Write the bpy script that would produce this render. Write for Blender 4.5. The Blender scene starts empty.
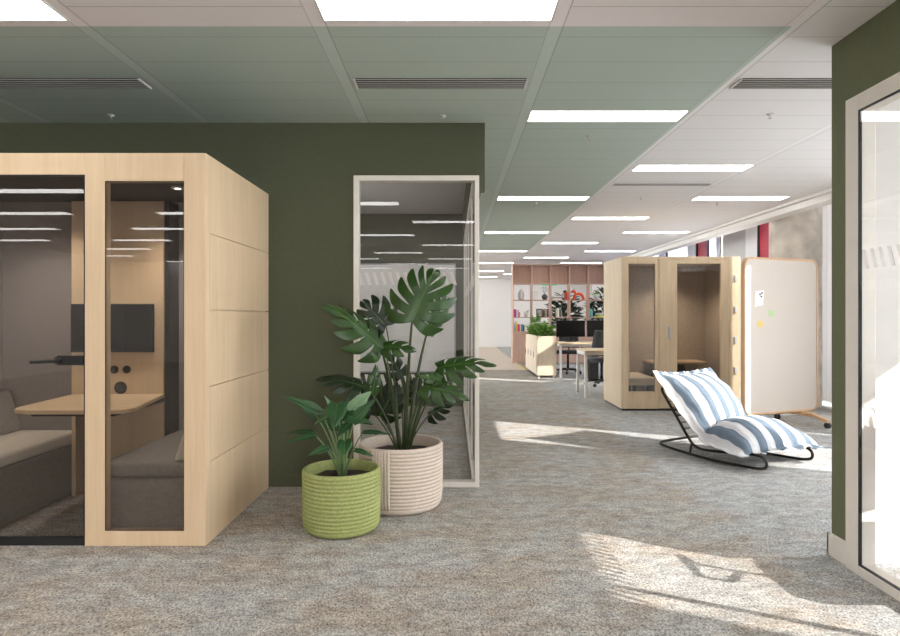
import bpy, bmesh, math, random
from mathutils import Vector, Matrix
random.seed(7)
C = bpy.context.scene.collection
PI = math.pi
FL = 620.0
CAMZ = 1.293

def P(px, py, Y):
    """world point seen at photo position px,py at distance Y"""
    return Vector(((px-453)*Y/FL, Y, CAMZ+(315-py)*Y/FL))

# ------------------------------------------------------------------ materials
def nmat(name):
    m = bpy.data.materials.new(name); m.use_nodes = True
    nt = m.node_tree
    b = nt.nodes.get('Principled BSDF')
    return m, nt, b

def lk(nt, a, b): nt.links.new(a, b)

def plain(name, col, rough=0.6, metal=0.0, var=0.06, scale=12, bump=0.0, spec=0.3, sheen=0.0):
    m, nt, b = nmat(name)
    tc = nt.nodes.new('ShaderNodeTexCoord')
    n = nt.nodes.new('ShaderNodeTexNoise'); n.inputs['Scale'].default_value = scale; n.inputs['Detail'].default_value = 4
    lk(nt, tc.outputs['Object'], n.inputs['Vector'])
    r = nt.nodes.new('ShaderNodeValToRGB')
    r.color_ramp.elements[0].color = [max(0, c*(1-var)) for c in col]+[1]
    r.color_ramp.elements[1].color = [min(1, c*(1+var)) for c in col]+[1]
    r.color_ramp.elements[0].position = .3; r.color_ramp.elements[1].position = .7
    lk(nt, n.outputs['Fac'], r.inputs['Fac']); lk(nt, r.outputs['Color'], b.inputs['Base Color'])
    b.inputs['Roughness'].default_value = rough; b.inputs['Metallic'].default_value = metal
    b.inputs['Specular IOR Level'].default_value = spec
    if bump:
        bp = nt.nodes.new('ShaderNodeBump'); bp.inputs['Strength'].default_value = bump; bp.inputs['Distance'].default_value = .004
        lk(nt, n.outputs['Fac'], bp.inputs['Height']); lk(nt, bp.outputs['Normal'], b.inputs['Normal'])
    return m

def wood(name, c1, c2, axis='Z', rough=0.5, scale=1.0):
    m, nt, b = nmat(name)
    tc = nt.nodes.new('ShaderNodeTexCoord')
    mp = nt.nodes.new('ShaderNodeMapping')
    s = {'X': (.9, 14, 14), 'Y': (14, .9, 14), 'Z': (14, 14, .9)}[axis]
    mp.inputs['Scale'].default_value = [v*scale for v in s]
    lk(nt, tc.outputs['Object'], mp.inputs['Vector'])
    n = nt.nodes.new('ShaderNodeTexNoise'); n.inputs['Scale'].default_value = 1.6; n.inputs['Detail'].default_value = 6; n.inputs['Roughness'].default_value = .62; n.inputs['Distortion'].default_value = .7
    lk(nt, mp.outputs['Vector'], n.inputs['Vector'])
    n2 = nt.nodes.new('ShaderNodeTexNoise'); n2.inputs['Scale'].default_value = 9; n2.inputs['Detail'].default_value = 3
    lk(nt, mp.outputs['Vector'], n2.inputs['Vector'])
    mx = nt.nodes.new('ShaderNodeMath'); mx.operation = 'MULTIPLY_ADD'; mx.inputs[1].default_value = .3
    lk(nt, n2.outputs['Fac'], mx.inputs[0]); lk(nt, n.outputs['Fac'], mx.inputs[2])
    r = nt.nodes.new('ShaderNodeValToRGB')
    r.color_ramp.elements[0].color = list(c1)+[1]; r.color_ramp.elements[1].color = list(c2)+[1]
    r.color_ramp.elements[0].position = .42; r.color_ramp.elements[1].position = .86
    lk(nt, mx.outputs[0], r.inputs['Fac']); lk(nt, r.outputs['Color'], b.inputs['Base Color'])
    b.inputs['Roughness'].default_value = rough; b.inputs['Specular IOR Level'].default_value = .3
    return m

def glass(name, tint, refl=1.0, base=.045):
    m = bpy.data.materials.new(name); m.use_nodes = True; nt = m.node_tree
    nt.nodes.clear()
    out = nt.nodes.new('ShaderNodeOutputMaterial')
    tr = nt.nodes.new('ShaderNodeBsdfTransparent'); tr.inputs['Color'].default_value = list(tint)+[1]
    gl = nt.nodes.new('ShaderNodeBsdfGlossy'); gl.inputs['Roughness'].default_value = 0.0
    lw = nt.nodes.new('ShaderNodeLayerWeight'); lw.inputs['Blend'].default_value = .5
    pw = nt.nodes.new('ShaderNodeMath'); pw.operation = 'POWER'; pw.inputs[1].default_value = 5
    lk(nt, lw.outputs['Facing'], pw.inputs[0])
    ma = nt.nodes.new('ShaderNodeMath'); ma.operation = 'MULTIPLY_ADD'; ma.inputs[1].default_value = (1-base)*refl; ma.inputs[2].default_value = base*refl
    lk(nt, pw.outputs[0], ma.inputs[0])
    mx = nt.nodes.new('ShaderNodeMixShader')
    lk(nt, ma.outputs[0], mx.inputs[0]); lk(nt, tr.outputs[0], mx.inputs[1]); lk(nt, gl.outputs[0], mx.inputs[2])
    lk(nt, mx.outputs[0], out.inputs['Surface'])
    return m

def emis(name, col, s):
    m = bpy.data.materials.new(name); m.use_nodes = True; nt = m.node_tree; nt.nodes.clear()
    out = nt.nodes.new('ShaderNodeOutputMaterial'); e = nt.nodes.new('ShaderNodeEmission')
    e.inputs['Color'].default_value = list(col)+[1]; e.inputs['Strength'].default_value = s
    lk(nt, e.outputs[0], out.inputs['Surface'])
    return m

def translucent(name, col, f=.5):
    m = bpy.data.materials.new(name); m.use_nodes = True; nt = m.node_tree; nt.nodes.clear()
    out = nt.nodes.new('ShaderNodeOutputMaterial')
    d = nt.nodes.new('ShaderNodeBsdfDiffuse'); t = nt.nodes.new('ShaderNodeBsdfTranslucent')
    for x in (d, t): x.inputs['Color'].default_value = list(col)+[1]
    mx = nt.nodes.new('ShaderNodeMixShader'); mx.inputs[0].default_value = f
    lk(nt, d.outputs[0], mx.inputs[1]); lk(nt, t.outputs[0], mx.inputs[2]); lk(nt, mx.outputs[0], out.inputs['Surface'])
    return m

def mathn(nt, op, a, b=None, c=None):
    n = nt.nodes.new('ShaderNodeMath'); n.operation = op
    for i, v in enumerate((a, b, c)):
        if v is None: continue
        if isinstance(v, (int, float)): n.inputs[i].default_value = v
        else: lk(nt, v, n.inputs[i])
    return n.outputs[0]

def mixc(nt, fac, a, b, mode='MIX'):
    n = nt.nodes.new('ShaderNodeMix'); n.data_type = 'RGBA'; n.blend_type = mode
    if isinstance(fac, (int, float)): n.inputs[0].default_value = fac
    else: lk(nt, fac, n.inputs[0])
    for i, v in ((6, a), (7, b)):
        if isinstance(v, (tuple, list)): n.inputs[i].default_value = list(v)+[1]
        else: lk(nt, v, n.inputs[i])
    return n.outputs[2]

def carpet_mat():
    m, nt, b = nmat('carpet')
    tc = nt.nodes.new('ShaderNodeTexCoord'); pos = tc.outputs['Object']
    sp = nt.nodes.new('ShaderNodeSeparateXYZ'); lk(nt, pos, sp.inputs[0])
    def noise(scale, sx=1, sy=1, det=4, rough=.6, rot=0):
        mp = nt.nodes.new('ShaderNodeMapping'); mp.inputs['Scale'].default_value = (sx, sy, 1); mp.inputs['Rotation'].default_value = (0, 0, rot)
        lk(nt, pos, mp.inputs['Vector'])
        n = nt.nodes.new('ShaderNodeTexNoise'); n.inputs['Scale'].default_value = scale; n.inputs['Detail'].default_value = det; n.inputs['Roughness'].default_value = rough
        lk(nt, mp.outputs[0], n.inputs['Vector']); return n.outputs['Fac']
    def ramp(f, p0, c0, p1, c1):
        r = nt.nodes.new('ShaderNodeValToRGB'); e = r.color_ramp.elements
        e[0].position = p0; e[0].color = list(c0)+[1]; e[1].position = p1; e[1].color = list(c1)+[1]
        lk(nt, f, r.inputs[0]); return r.outputs[0]
    zj = mathn(nt, 'MULTIPLY', mathn(nt, 'SUBTRACT', noise(3.5, 1, 1.4, 8, .8), .5), 1.1)
    zz = nt.nodes.new('ShaderNodeMapRange'); zz.inputs['From Min'].default_value = 1.62; zz.inputs['From Max'].default_value = 1.80
    lk(nt, mathn(nt, 'ADD', sp.outputs[0], zj), zz.inputs['Value']); zone = zz.outputs[0]
    big = noise(1.7, .8, 1.5, 9, .78)
    warm = ramp(big, .44, (.425, .415, .392), .56, (.40, .352, .298))
    cool = ramp(big, .46, (.44, .445, .438), .64, (.43, .405, .37))
    base = mixc(nt, zone, warm, cool)
    mid = noise(10, .8, 1.3, 6, .78)
    midc = ramp(mid, .34, (.62, .62, .62), .66, (1.28, 1.28, 1.28))
    c1 = mixc(nt, 1.0, base, midc, 'MULTIPLY')
    fine = noise(60, 1.8, .9, 3, .75, .78)
    finec = ramp(fine, .37, (.40, .40, .41), .60, (1.30, 1.30, 1.30))
    c2 = mixc(nt, .8, c1, finec, 'MULTIPLY')
    # dark flecks of the pile
    fl = noise(78, .8, 1.15, 3, .8)
    flm = ramp(fl, .40, (.20, .20, .21), .445, (1.05, 1.05, 1.05))
    c3 = mixc(nt, .8, c2, flm, 'MULTIPLY')
    wv = nt.nodes.new('ShaderNodeTexWave'); wv.inputs['Scale'].default_value = 26; wv.inputs['Distortion'].default_value = 3; wv.inputs['Detail Scale'].default_value = 3
    mpw = nt.nodes.new('ShaderNodeMapping'); mpw.inputs['Rotation'].default_value = (0, 0, .7); lk(nt, pos, mpw.inputs['Vector']); lk(nt, mpw.outputs[0], wv.inputs['Vector'])
    c3 = mixc(nt, .22, c3, ramp(wv.outputs['Fac'], .1, (.62, .62, .63), .5, (1.12, 1.12, 1.12)), 'MULTIPLY')
    lk(nt, c3, b.inputs['Base Color'])
    b.inputs['Roughness'].default_value = .95; b.inputs['Specular IOR Level'].default_value = .1
    bp = nt.nodes.new('ShaderNodeBump'); bp.inputs['Strength'].default_value = .35; bp.inputs['Distance'].default_value = .006
    lk(nt, fine, bp.inputs['Height']); lk(nt, bp.outputs[0], b.inputs['Normal'])
    return m

def ceiling_mat():
    m, nt, b = nmat('metal ceiling')
    tc = nt.nodes.new('ShaderNodeTexCoord')
    sp = nt.nodes.new('ShaderNodeSeparateXYZ'); lk(nt, tc.outputs['Object'], sp.inputs[0])
    X, Y = sp.outputs[0], sp.outputs[1]
    g = mathn(nt, 'LESS_THAN', X, 1.70)
    g = mathn(nt, 'MULTIPLY', g, mathn(nt, 'GREATER_THAN', Y, 3.108))
    g = mathn(nt, 'MULTIPLY', g, mathn(nt, 'LESS_THAN', Y, 13.8))
    base = mixc(nt, g, (.90, .875, .87), (.50, .575, .515))
    base = mixc(nt, mathn(nt, 'MULTIPLY', mathn(nt, 'LESS_THAN', Y, 3.108), mathn(nt, 'LESS_THAN', X, 1.70)), base, (.90, .825, .815))
    # plank joints
    fy = mathn(nt, 'FRACT', mathn(nt, 'DIVIDE', mathn(nt, 'ADD', Y, 30-3.108+.317), .317))
    jy = mathn(nt, 'LESS_THAN', fy, .018)
    # bands between the columns
    fx = mathn(nt, 'FRACT', mathn(nt, 'DIVIDE', mathn(nt, 'ADD', X, 11.86-.4785), 1.186))
    inb = mathn(nt, 'LESS_THAN', fx, .063)
    jy = mathn(nt, 'MULTIPLY', jy, mathn(nt, 'SUBTRACT', 1, inb))
    e = mathn(nt, 'ABSOLUTE', mathn(nt, 'SUBTRACT', fx, .0315))
    edge = mathn(nt, 'MULTIPLY', mathn(nt, 'GREATER_THAN', e, .028), mathn(nt, 'LESS_THAN', e, .034))
    base = mixc(nt, mathn(nt, 'MULTIPLY', inb, .10), base, (1, 1, 1))
    d = mathn(nt, 'MAXIMUM', jy, edge)
    base = mixc(nt, mathn(nt, 'MULTIPLY', d, .38), base, (.04, .04, .04))
    # perforation
    v = nt.nodes.new('ShaderNodeTexVoronoi'); v.inputs['Scale'].default_value = 85; v.inputs['Randomness'].default_value = 0
    lk(nt, tc.outputs['Object'], v.inputs['Vector'])
    pf = mathn(nt, 'MULTIPLY', mathn(nt, 'LESS_THAN', v.outputs['Distance'], .25), mathn(nt, 'SUBTRACT', .18, mathn(nt, 'MULTIPLY', inb, .18)))
    base = mixc(nt, pf, base, (.05, .05, .05))
    lk(nt, base, b.inputs['Base Color']); b.inputs['Roughness'].default_value = .55; b.inputs['Specular IOR Level'].default_value = .25
    return m

def stripe_mat():
    m, nt, b = nmat('striped canvas')
    uv = nt.nodes.new('ShaderNodeUVMap'); uv.uv_map = 'UVMap'
    sp = nt.nodes.new('ShaderNodeSeparateXYZ'); lk(nt, uv.outputs[0], sp.inputs[0])
    f = mathn(nt, 'FRACT', mathn(nt, 'ADD', mathn(nt, 'MULTIPLY', sp.outputs[0], 5.9), .0))
    blue = mathn(nt, 'GREATER_THAN', f, .50)
    n = nt.nodes.new('ShaderNodeTexNoise'); n.inputs['Scale'].default_value = 160
    tc = nt.nodes.new('ShaderNodeTexCoord'); lk(nt, tc.outputs['Object'], n.inputs['Vector'])
    bl = mixc(nt, n.outputs['Fac'], (.105, .14, .185), (.16, .205, .255))
    c = mixc(nt, blue, (.62, .62, .635), bl)
    lk(nt, c, b.inputs['Base Color']); b.inputs['Roughness'].default_value = .85; b.inputs['Specular IOR Level'].default_value = .15
    n3 = nt.nodes.new('ShaderNodeTexNoise'); n3.inputs['Scale'].default_value = 9; n3.inputs['Detail'].default_value = 3; n3.inputs['Distortion'].default_value = 1.2
    lk(nt, tc.outputs['Object'], n3.inputs['Vector'])
    bp = nt.nodes.new('ShaderNodeBump'); bp.inputs['Strength'].default_value = .3; bp.inputs['Distance'].default_value = .03
    lk(nt, n3.outputs['Fac'], bp.inputs['Height']); lk(nt, bp.outputs[0], b.inputs['Normal'])
    return m

def leaf_mat(name, c1, c2, scale=14):
    m, nt, b = nmat(name)
    tc = nt.nodes.new('ShaderNodeTexCoord')
    n = nt.nodes.new('ShaderNodeTexNoise'); n.inputs['Scale'].default_value = scale; n.inputs['Detail'].default_value = 5
    lk(nt, tc.outputs['Object'], n.inputs['Vector'])
    c = mixc(nt, n.outputs['Fac'], c1, c2)
    lk(nt, c, b.inputs['Base Color']); b.inputs['Roughness'].default_value = .33; b.inputs['Specular IOR Level'].default_value = .38
    return m

M = {}
M['carpet'] = carpet_mat()
M['ceil'] = ceiling_mat()
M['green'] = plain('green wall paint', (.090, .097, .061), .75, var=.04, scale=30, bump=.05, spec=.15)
M['greenlit'] = plain('lit copy of green wall paint', (.165, .178, .108), .75, var=.04, scale=30, bump=.05, spec=.15)  # same paint as the left wall, with brighter light painted into the colour
M['white'] = plain('white wall paint', (.82, .79, .76), .8, var=.02)
M['plaster'] = plain('grey room ceiling', (.72, .69, .68), .9, var=.02)
M['frame'] = plain('stone beige metal', (.91, .86, .79), .5, var=.02)
M['birch'] = wood('birch veneer', (.575, .425, .27), (.655, .50, .335), 'Z', scale=.7)
M['pale'] = wood('pale birch', (.60, .49, .36), (.68, .57, .45), 'Z', scale=.8)
M['birchx'] = wood('birch veneer lengthwise', (.53, .385, .23), (.65, .50, .33), 'X')
M['oak'] = wood('blond oak', (.53, .405, .265), (.64, .515, .36), 'Z', scale=1.2)
M['oakrim'] = wood('bent oak edge', (.52, .325, .185), (.62, .41, .25), 'Z', scale=1.5)
M['pink'] = wood('rosy oak', (.42, .265, .20), (.52, .35, .275), 'Z', scale=1.4)
M['black'] = plain('black satin metal', (.016, .016, .016), .45, var=.1)
M['blackp'] = plain('black plastic', (.02, .02, .022), .5, var=.1)
M['mesh'] = plain('dark mesh fabric', (.05, .052, .056), .8, var=.1, scale=80)
M['screen'] = plain('dark screen', (.008, .008, .009), .15, var=.02, spec=.2)
M['bronze'] = plain('dark bronze tube', (.030, .025, .020), .42, metal=.4, var=.1)
M['felt'] = plain('grey felt', (.25, .225, .215), .95, var=.08, scale=60, bump=.2)
M['feltbench'] = plain('warm grey bench cloth', (.235, .215, .195), .95, var=.12, scale=45, bump=.3)
M['feltpod'] = plain('taupe wool', (.35, .30, .25), .95, var=.16, scale=40, bump=.3)
M['cream'] = plain('cream cushion cloth', (.66, .60, .52), .9, var=.05, scale=60)
M['darkceil'] = plain('dark booth ceiling', (.05, .045, .042), .9, var=.03)
M['pinboard'] = plain('pale pinboard cloth', (.60, .545, .49), .95, var=.03, scale=90, bump=.1)
M['steel'] = plain('brushed steel', (.45, .45, .45), .35, metal=.9, var=.05)
M['lgrey'] = plain('light grey steel plate', (.42, .43, .45), .4, var=.03)
M['whitem'] = plain('white powder coat', (.72, .69, .66), .5, var=.02)
M['beigef'] = plain('beige hard floor', (.62, .53, .43), .35, var=.04, scale=4)
M['concrete'] = plain('raw concrete', (.62, .57, .51), .9, var=.35, scale=3.2, bump=.2)
M['red'] = plain('red window panel', (.36, .035, .055), .35, var=.1, scale=2)
M['greypanel'] = plain('pale grey blind', (.52, .50, .48), .8, var=.02)
M['winframe'] = plain('white window frame', (.74, .73, .73), .5, var=.02)
M['yellow'] = plain('yellow edge strip', (.75, .50, .04), .5)
M['glass'] = glass('clear glass', (.985, .985, .985))
M['booth'] = glass('smoked booth glass', (.82, .80, .78), 1.15, .045)
M['glass2'] = glass('faint grey glass', (.965, .965, .965))
M['film'] = translucent('white glass film', (.92, .88, .85), .35)
M['frost'] = translucent('frosted pane', (.62, .66, .74), .6)
M['curtain'] = translucent('white sheer curtain', (.70, .68, .67), .055)
M['lamp'] = emis('panel diffuser', (1.0, .985, .97), 10.5)
M['spot'] = emis('small spot diffuser', (1.0, .95, .85), 30)
M['soil'] = plain('potting soil', (.035, .024, .02), .95, var=.4, scale=60, bump=.8)
M['potg'] = plain('olive green felt', (.29, .32, .12), .95, var=.16, scale=70, bump=.35)
M['potb'] = plain('beige felt', (.60, .51, .43), .95, var=.08, scale=70, bump=.3)
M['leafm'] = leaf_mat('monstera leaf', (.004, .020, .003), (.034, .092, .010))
M['leafshade'] = leaf_mat('shaded monstera leaf', (.005, .013, .005), (.013, .03, .008))  # darker copy of the monstera leaf, shadow among the leaves painted in
M['leafa'] = leaf_mat('arrow leaf', (.007, .034, .010), (.024, .080, .022))
M['leafp'] = leaf_mat('pale arrow leaf', (.10, .21, .10), (.22, .33, .20))
M['stem'] = leaf_mat('leaf stalk', (.026, .042, .014), (.055, .072, .026), 20)
M['rib'] = leaf_mat('leaf midrib', (.06, .13, .03), (.10, .18, .05), 20)
M['stema'] = leaf_mat('pale leaf stalk', (.11, .18, .07), (.19, .27, .12), 20)
M['fern'] = leaf_mat('fresh fern leaf', (.07, .19, .018), (.22, .40, .07))
M['bush'] = leaf_mat('dark bush leaf', (.008, .025, .010), (.03, .07, .025))
M['stripe'] = stripe_mat()
M['orange'] = plain('glossy orange', (.80, .10, .02), .2)
M['greensign'] = emis('green sign light', (.03, .55, .22), 1.2)
M['signwhite'] = emis('white sign light', (1, 1, 1), 1.2)
M['paper'] = plain('white paper', (.80, .80, .80), .8, var=.02)
M['noteg'] = plain('light green note', (.42, .62, .30), .8, var=.02)
M['notey'] = plain('ochre yellow note', (.74, .52, .16), .8, var=.02)
M['ceramw'] = plain('pale ceramic', (.58, .57, .53), .5, var=.15, scale=25)
M['ceramg'] = plain('charcoal ceramic', (.06, .06, .065), .5)
M['teal'] = plain('teal ceramic', (.13, .45, .42), .4)
M['lime'] = plain('lime plastic', (.50, .65, .05), .5)
M['brown'] = plain('brown leather board', (.12, .06, .035), .6)
BOOK = [plain('book cloth %d' % i, c, .7, var=.04) for i, c in enumerate([
    (.55, .05, .22), (.16, .10, .45), (.60, .22, .20), (.70, .60, .05), (.62, .05, .05), (.05, .30, .28),
    (.08, .18, .32), (.75, .73, .68), (.70, .16, .02), (.62, .68, .40), (.30, .27, .22), (.05, .05, .05)])]

# ------------------------------------------------------------------ mesh builder
class MB:
    def __init__(s):
        s.bm = bmesh.new(); s.mi = 0
    def _f(s, vs, smooth=False):
        try:
            f = s.bm.faces.new(vs); f.material_index = s.mi; f.smooth = smooth; return f
        except ValueError: return None
    def box(s, x0, x1, y0, y1, z0, z1, mat=None):
        vs = [s.bm.verts.new(mat @ Vector(c) if mat else c) for c in
              ((x0, y0, z0), (x1, y0, z0), (x1, y1, z0), (x0, y1, z0), (x0, y0, z1), (x1, y0, z1), (x1, y1, z1), (x0, y1, z1))]
        for q in ((3, 2, 1, 0), (4, 5, 6, 7), (0, 1, 5, 4), (1, 2, 6, 5), (2, 3, 7, 6), (3, 0, 4, 7)):
            s._f([vs[i] for i in q])
        return s
    def quad(s, *pts):
        s._f([s.bm.verts.new(p) for p in pts]); return s
    def bar(s, a, b, w, h, up=(0, 0, 1)):
        a = Vector(a); b = Vector(b); d = (b-a); L = d.length; d.normalize()
        u = Vector(up)
        if abs(d.dot(u)) > .99: u = Vector((1, 0, 0))
        r = d.cross(u).normalized(); u = r.cross(d)
        mt = Matrix((r, d, u)).transposed().to_4x4(); mt.translation = a
        return s.box(-w/2, w/2, 0, L, -h/2, h/2, mt)
    def prism(s, poly, z0, z1, mat=None):
        tf = (lambda v: mat @ Vector(v)) if mat else (lambda v: v)
        lo = [s.bm.verts.new(tf((x, y, z0))) for x, y in poly]; hi = [s.bm.verts.new(tf((x, y, z1))) for x, y in poly]
        n = len(poly)
        s._f(lo[::-1]); s._f(hi)
        for i in range(n): s._f([lo[i], lo[(i+1) % n], hi[(i+1) % n], hi[i]])
        return s
    def lathe(s, prof, c=(0, 0, 0), n=32, smooth=True, wob=None):
        rings = []
        for r, z in prof:
            if r < 1e-6: rings.append([s.bm.verts.new((c[0], c[1], c[2]+z))])
            else: rings.append([s.bm.verts.new((c[0]+r*math.cos(2*PI*i/n), c[1]+r*math.sin(2*PI*i/n), c[2]+z)) for i in range(n)])
        for a, b in zip(rings, rings[1:]):
            for i in range(n):
                j = (i+1) % n
                if len(a) == 1 and len(b) == 1: continue
                if len(a) == 1: s._f([a[0], b[j], b[i]], smooth)
                elif len(b) == 1: s._f([a[i], a[j], b[0]], smooth)
                else: s._f([a[i], a[j], b[j], b[i]], smooth)
        return s
    def cyl(s, a, b, r0, r1=None, n=12):
        return s.tube([a, b], [r0, r1 if r1 is not None else r0], n)
    def tube(s, pts, r, n=10, closed=False):
        pts = [Vector(p) for p in pts]; N = len(pts)
        rr = r if isinstance(r, (list, tuple)) else [r]*N
        rings = []; prev = None
        for i, p in enumerate(pts):
            if closed: t = pts[(i+1) % N]-pts[i-1]
            else: t = pts[min(i+1, N-1)]-pts[max(i-1, 0)]
            t.normalize()
            if prev is None:
                u = Vector((0, 0, 1)) if abs(t.z) < .9 else Vector((1, 0, 0))
                u = (u-t*u.dot(t)).normalized()
            else:
                u = prev-t*prev.dot(t)
                u.normalize()
            prev = u; v = t.cross(u)
            rings.append([s.bm.verts.new(p+(u*math.cos(2*PI*k/n)+v*math.sin(2*PI*k/n))*rr[i]) for k in range(n)])
        m = N if closed else N-1
        for i in range(m):
            a, b = rings[i], rings[(i+1) % N]
            for k in range(n): s._f([a[k], a[(k+1) % n], b[(k+1) % n], b[k]], True)
        if not closed:
            s._f(rings[0][::-1]); s._f(rings[-1])
        return s
    def ball(s, c, rx, ry, rz, nu=16, nv=10):
        prof = [(math.sin(PI*i/nv), -math.cos(PI*i/nv)) for i in range(nv+1)]
        st = len(s.bm.verts); s.bm.verts.ensure_lookup_table()
        before = set(s.bm.verts)
        s.lathe(prof, n=nu)
        for v in s.bm.verts:
            if v not in before: v.co = Vector((c[0]+v.co.x*rx, c[1]+v.co.y*ry, c[2]+v.co.z*rz))
        return s
    def build(s, name, mats, parent=None, bevel=0, world=True, sub=0, solid=0):
        bmesh.ops.recalc_face_normals(s.bm, faces=s.bm.faces[:]) if not getattr(s, 'norecalc', False) else None
        me = bpy.data.meshes.new(name); s.bm.to_mesh(me); s.bm.free()
        o = bpy.data.objects.new(name, me); C.objects.link(o)
        for m in (mats if isinstance(mats, (list, tuple)) else [mats]): me.materials.append(m)
        if parent:
            o.parent = parent
            if world:
                root = parent; off = Matrix.Identity(4)
                ch = []
                while root: ch.append(root); root = root.parent
                mw = Matrix.Identity(4)
                for r in ch[::-1]: mw = mw @ r.matrix_basis
                me.transform(mw.inverted())
        if solid:
            md = o.modifiers.new('thick', 'SOLIDIFY'); md.thickness = solid; md.offset = 0
        if sub:
            md = o.modifiers.new('sub', 'SUBSURF'); md.levels = sub; md.render_levels = sub
        if bevel:
            md = o.modifiers.new('bevel', 'BEVEL'); md.width = bevel; md.segments = 2; md.limit_method = 'ANGLE'; md.angle_limit = .6
        return o

def tag(o, label, cat, group=None, kind=None):
    o['label'] = label; o['category'] = cat
    if group: o['group'] = group
    if kind: o['kind'] = kind
    return o
def thing(name, label, cat, loc=(0, 0, 0), rotz=0, group=None):
    o = bpy.data.objects.new(name, None); C.objects.link(o)
    o.location = loc; o.rotation_euler = (0, 0, rotz); o.empty_display_size = .1
    return tag(o, label, cat, group)
def struct(o, label=None, cat=None):
    o['kind'] = 'structure'
    if label: o['label'] = label; o['category'] = cat
    return o
def sroot(name, loc, label, cat):
    o = thing(name, label, cat, loc); o['kind'] = 'structure'; return o
def dup(root, loc, rotz=None, label=None, group=None):
    r = root.copy(); C.objects.link(r); r.location = loc
    if rotz is not None: r.rotation_euler = (0, 0, rotz)
    if label: r['label'] = label
    if group: r['group'] = group
    for ch in list(root.children):
        c = ch.copy(); C.objects.link(c); c.parent = r
        for g in list(ch.children):
            d = g.copy(); C.objects.link(d); d.parent = c
    return r
def tint(root, mats):
    """give a copied thing its own colours: {part name: material}"""
    for ch in root.children:
        k = ch.name.split('.')[0]
        if k in mats:
            ch.data = ch.data.copy(); ch.data.materials[0] = mats[k]

# ------------------------------------------------------------------ setting
H = 2.74
struct(MB().box(-9, 7, -10, 25.2, -.1, 0).build('floor', M['carpet']), 'mottled grey and sand carpet floor of the office', 'floor')
struct(MB().box(-6, 1.72, 14.6, 25.0, 0, .004).build('floor_beige', M['beigef']), 'smooth beige hard floor at the far end past the carpet', 'floor')
struct(MB().box(1.70, 1.745, 14.6, 16.2, 0, .008).build('trim_1', M['yellow']), 'thin yellow edge strip on the floor by the shelving', 'floor strip')
struct(MB().box(-9, 4.3, -10, 25.2, H, H+.1).build('ceiling', M['ceil']), 'perforated metal plank ceiling, sage green block between pinkish white areas', 'ceiling')
struct(MB().box(4.30, 5.9, -10, 25.2, 3.6, 3.7).build('ceiling_recess', M['white']), 'raised white ceiling strip along the windows', 'ceiling')
b = MB().box(4.3, 4.36, -10, 25.2, H-.035, 3.6); b.box(4.36, 4.56, -10, 25.2, 2.63, 3.6)
struct(b.build('trim_2', M['white'], bevel=.004), 'white bulkhead between ceiling planks and window recess', 'bulkhead')
struct(MB().box(4.36, 4.56, -1.2, 3.2, 2.48, 2.63).build('trim_3', M['white']), 'lower white bulkhead inside the glazed room at right', 'bulkhead')

WY = 4.67  # face of the dark green wall at left
XL, XR = -.746, .196
b = MB()
b.box(-9, XL, WY, WY+.11, 0, H); b.box(XL, .24, WY, WY+.11, 2.342, H); b.box(XR+.002, .24, WY, WY+.11, 2.235, 2.342)
struct(b.build('wall_left', M['green']), 'dark olive green wall behind the booth and the potted plants', 'wall')
struct(MB().box(-1.36, XL, WY-.008, WY, 0, .09).build('baseboard_left', M['green'], bevel=.002), 'green painted baseboard behind the pots', 'baseboard')
# glazed room behind the green wall
struct(MB().box(-3.0, .24, 8.8, 8.9, 0, H).build('wall_meeting_back', M['green']), 'dark green back wall of the glazed meeting room', 'wall')
struct(MB().box(-3.1, -3.0, WY+.11, 8.9, 0, H).build('wall_meeting_side', M['green']), 'green side wall of the glazed meeting room', 'wall')
struct(MB().box(-3.0, .16, WY+.11, 8.8, H-.012, H).build('ceiling_meeting', M['plaster']), 'plain grey ceiling of the glazed meeting room', 'ceiling')
t = thing('wall_whiteboard', 'large white board on the green wall inside the glazed meeting room', 'whiteboard', (-.7, 8.79, .49))
MB().box(-1.46, .02, 8.765, 8.80, .5, 2.0).build('panel', M['white'], t, bevel=.004)
b = MB(); b.box(-1.48, .04, 8.755, 8.80, 2.0, 2.02); b.box(-1.48, .04, 8.755, 8.80, .48, .5); b.box(-1.48, -1.46, 8.755, 8.80, .5, 2.0); b.box(.02, .04, 8.755, 8.80, .5, 2.0)
b.build('rim', M['lgrey'], t)

def dashes(mb, o, du, z0, z1, n, pitch, w, slant, nrm):
    """slanted dashes of glass film, from o along du"""
    du = Vector(du).normalized()
    for i in range(n):
        a = Vector(o)+du*(i*pitch)
        p = [a+du*slant+Vector((0, 0, z1)), a+du*(slant+w)+Vector((0, 0, z1)), a+du*w+Vector((0, 0, z0)), a+Vector((0, 0, z0))]
        mb.quad(*[q+Vector(nrm) for q in p])

# front glazing in the green wall
w = sroot('window_1', (0, WY, 0), 'tall beige framed fixed pane in the green wall behind the monstera', 'glass partition')
F0, F1 = WY-.025, WY+.06
ZT = 2.34
b = MB(); fw = .040
b.box(XL, XL+fw, F0, F1, 0, ZT); b.box(XR-fw*.8, XR, F0, F1, 0, ZT); b.box(XL+fw, XR-fw*.8, F0, F1, ZT-fw, ZT); b.box(XL+fw, XR-fw*.8, F0, F1, 0, fw)
b.build('window_frame', M['frame'], w, bevel=.003)
MB().box(XL+fw, XR-fw*.8, WY+.012, WY+.02, fw, ZT-fw).build('pane', M['glass2'], w)
b = MB()
dashes(b, (XL+fw+.008, WY+.0115, 0), (1, 0, 0), 1.52, 1.615, 13, .0585, .026, -.03, (0, -.001, 0))
dashes(b, (XL+fw+.008, WY+.0115, 0), (1, 0, 0), .75, .845, 13, .0585, .026, -.03, (0, -.001, 0))
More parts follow.
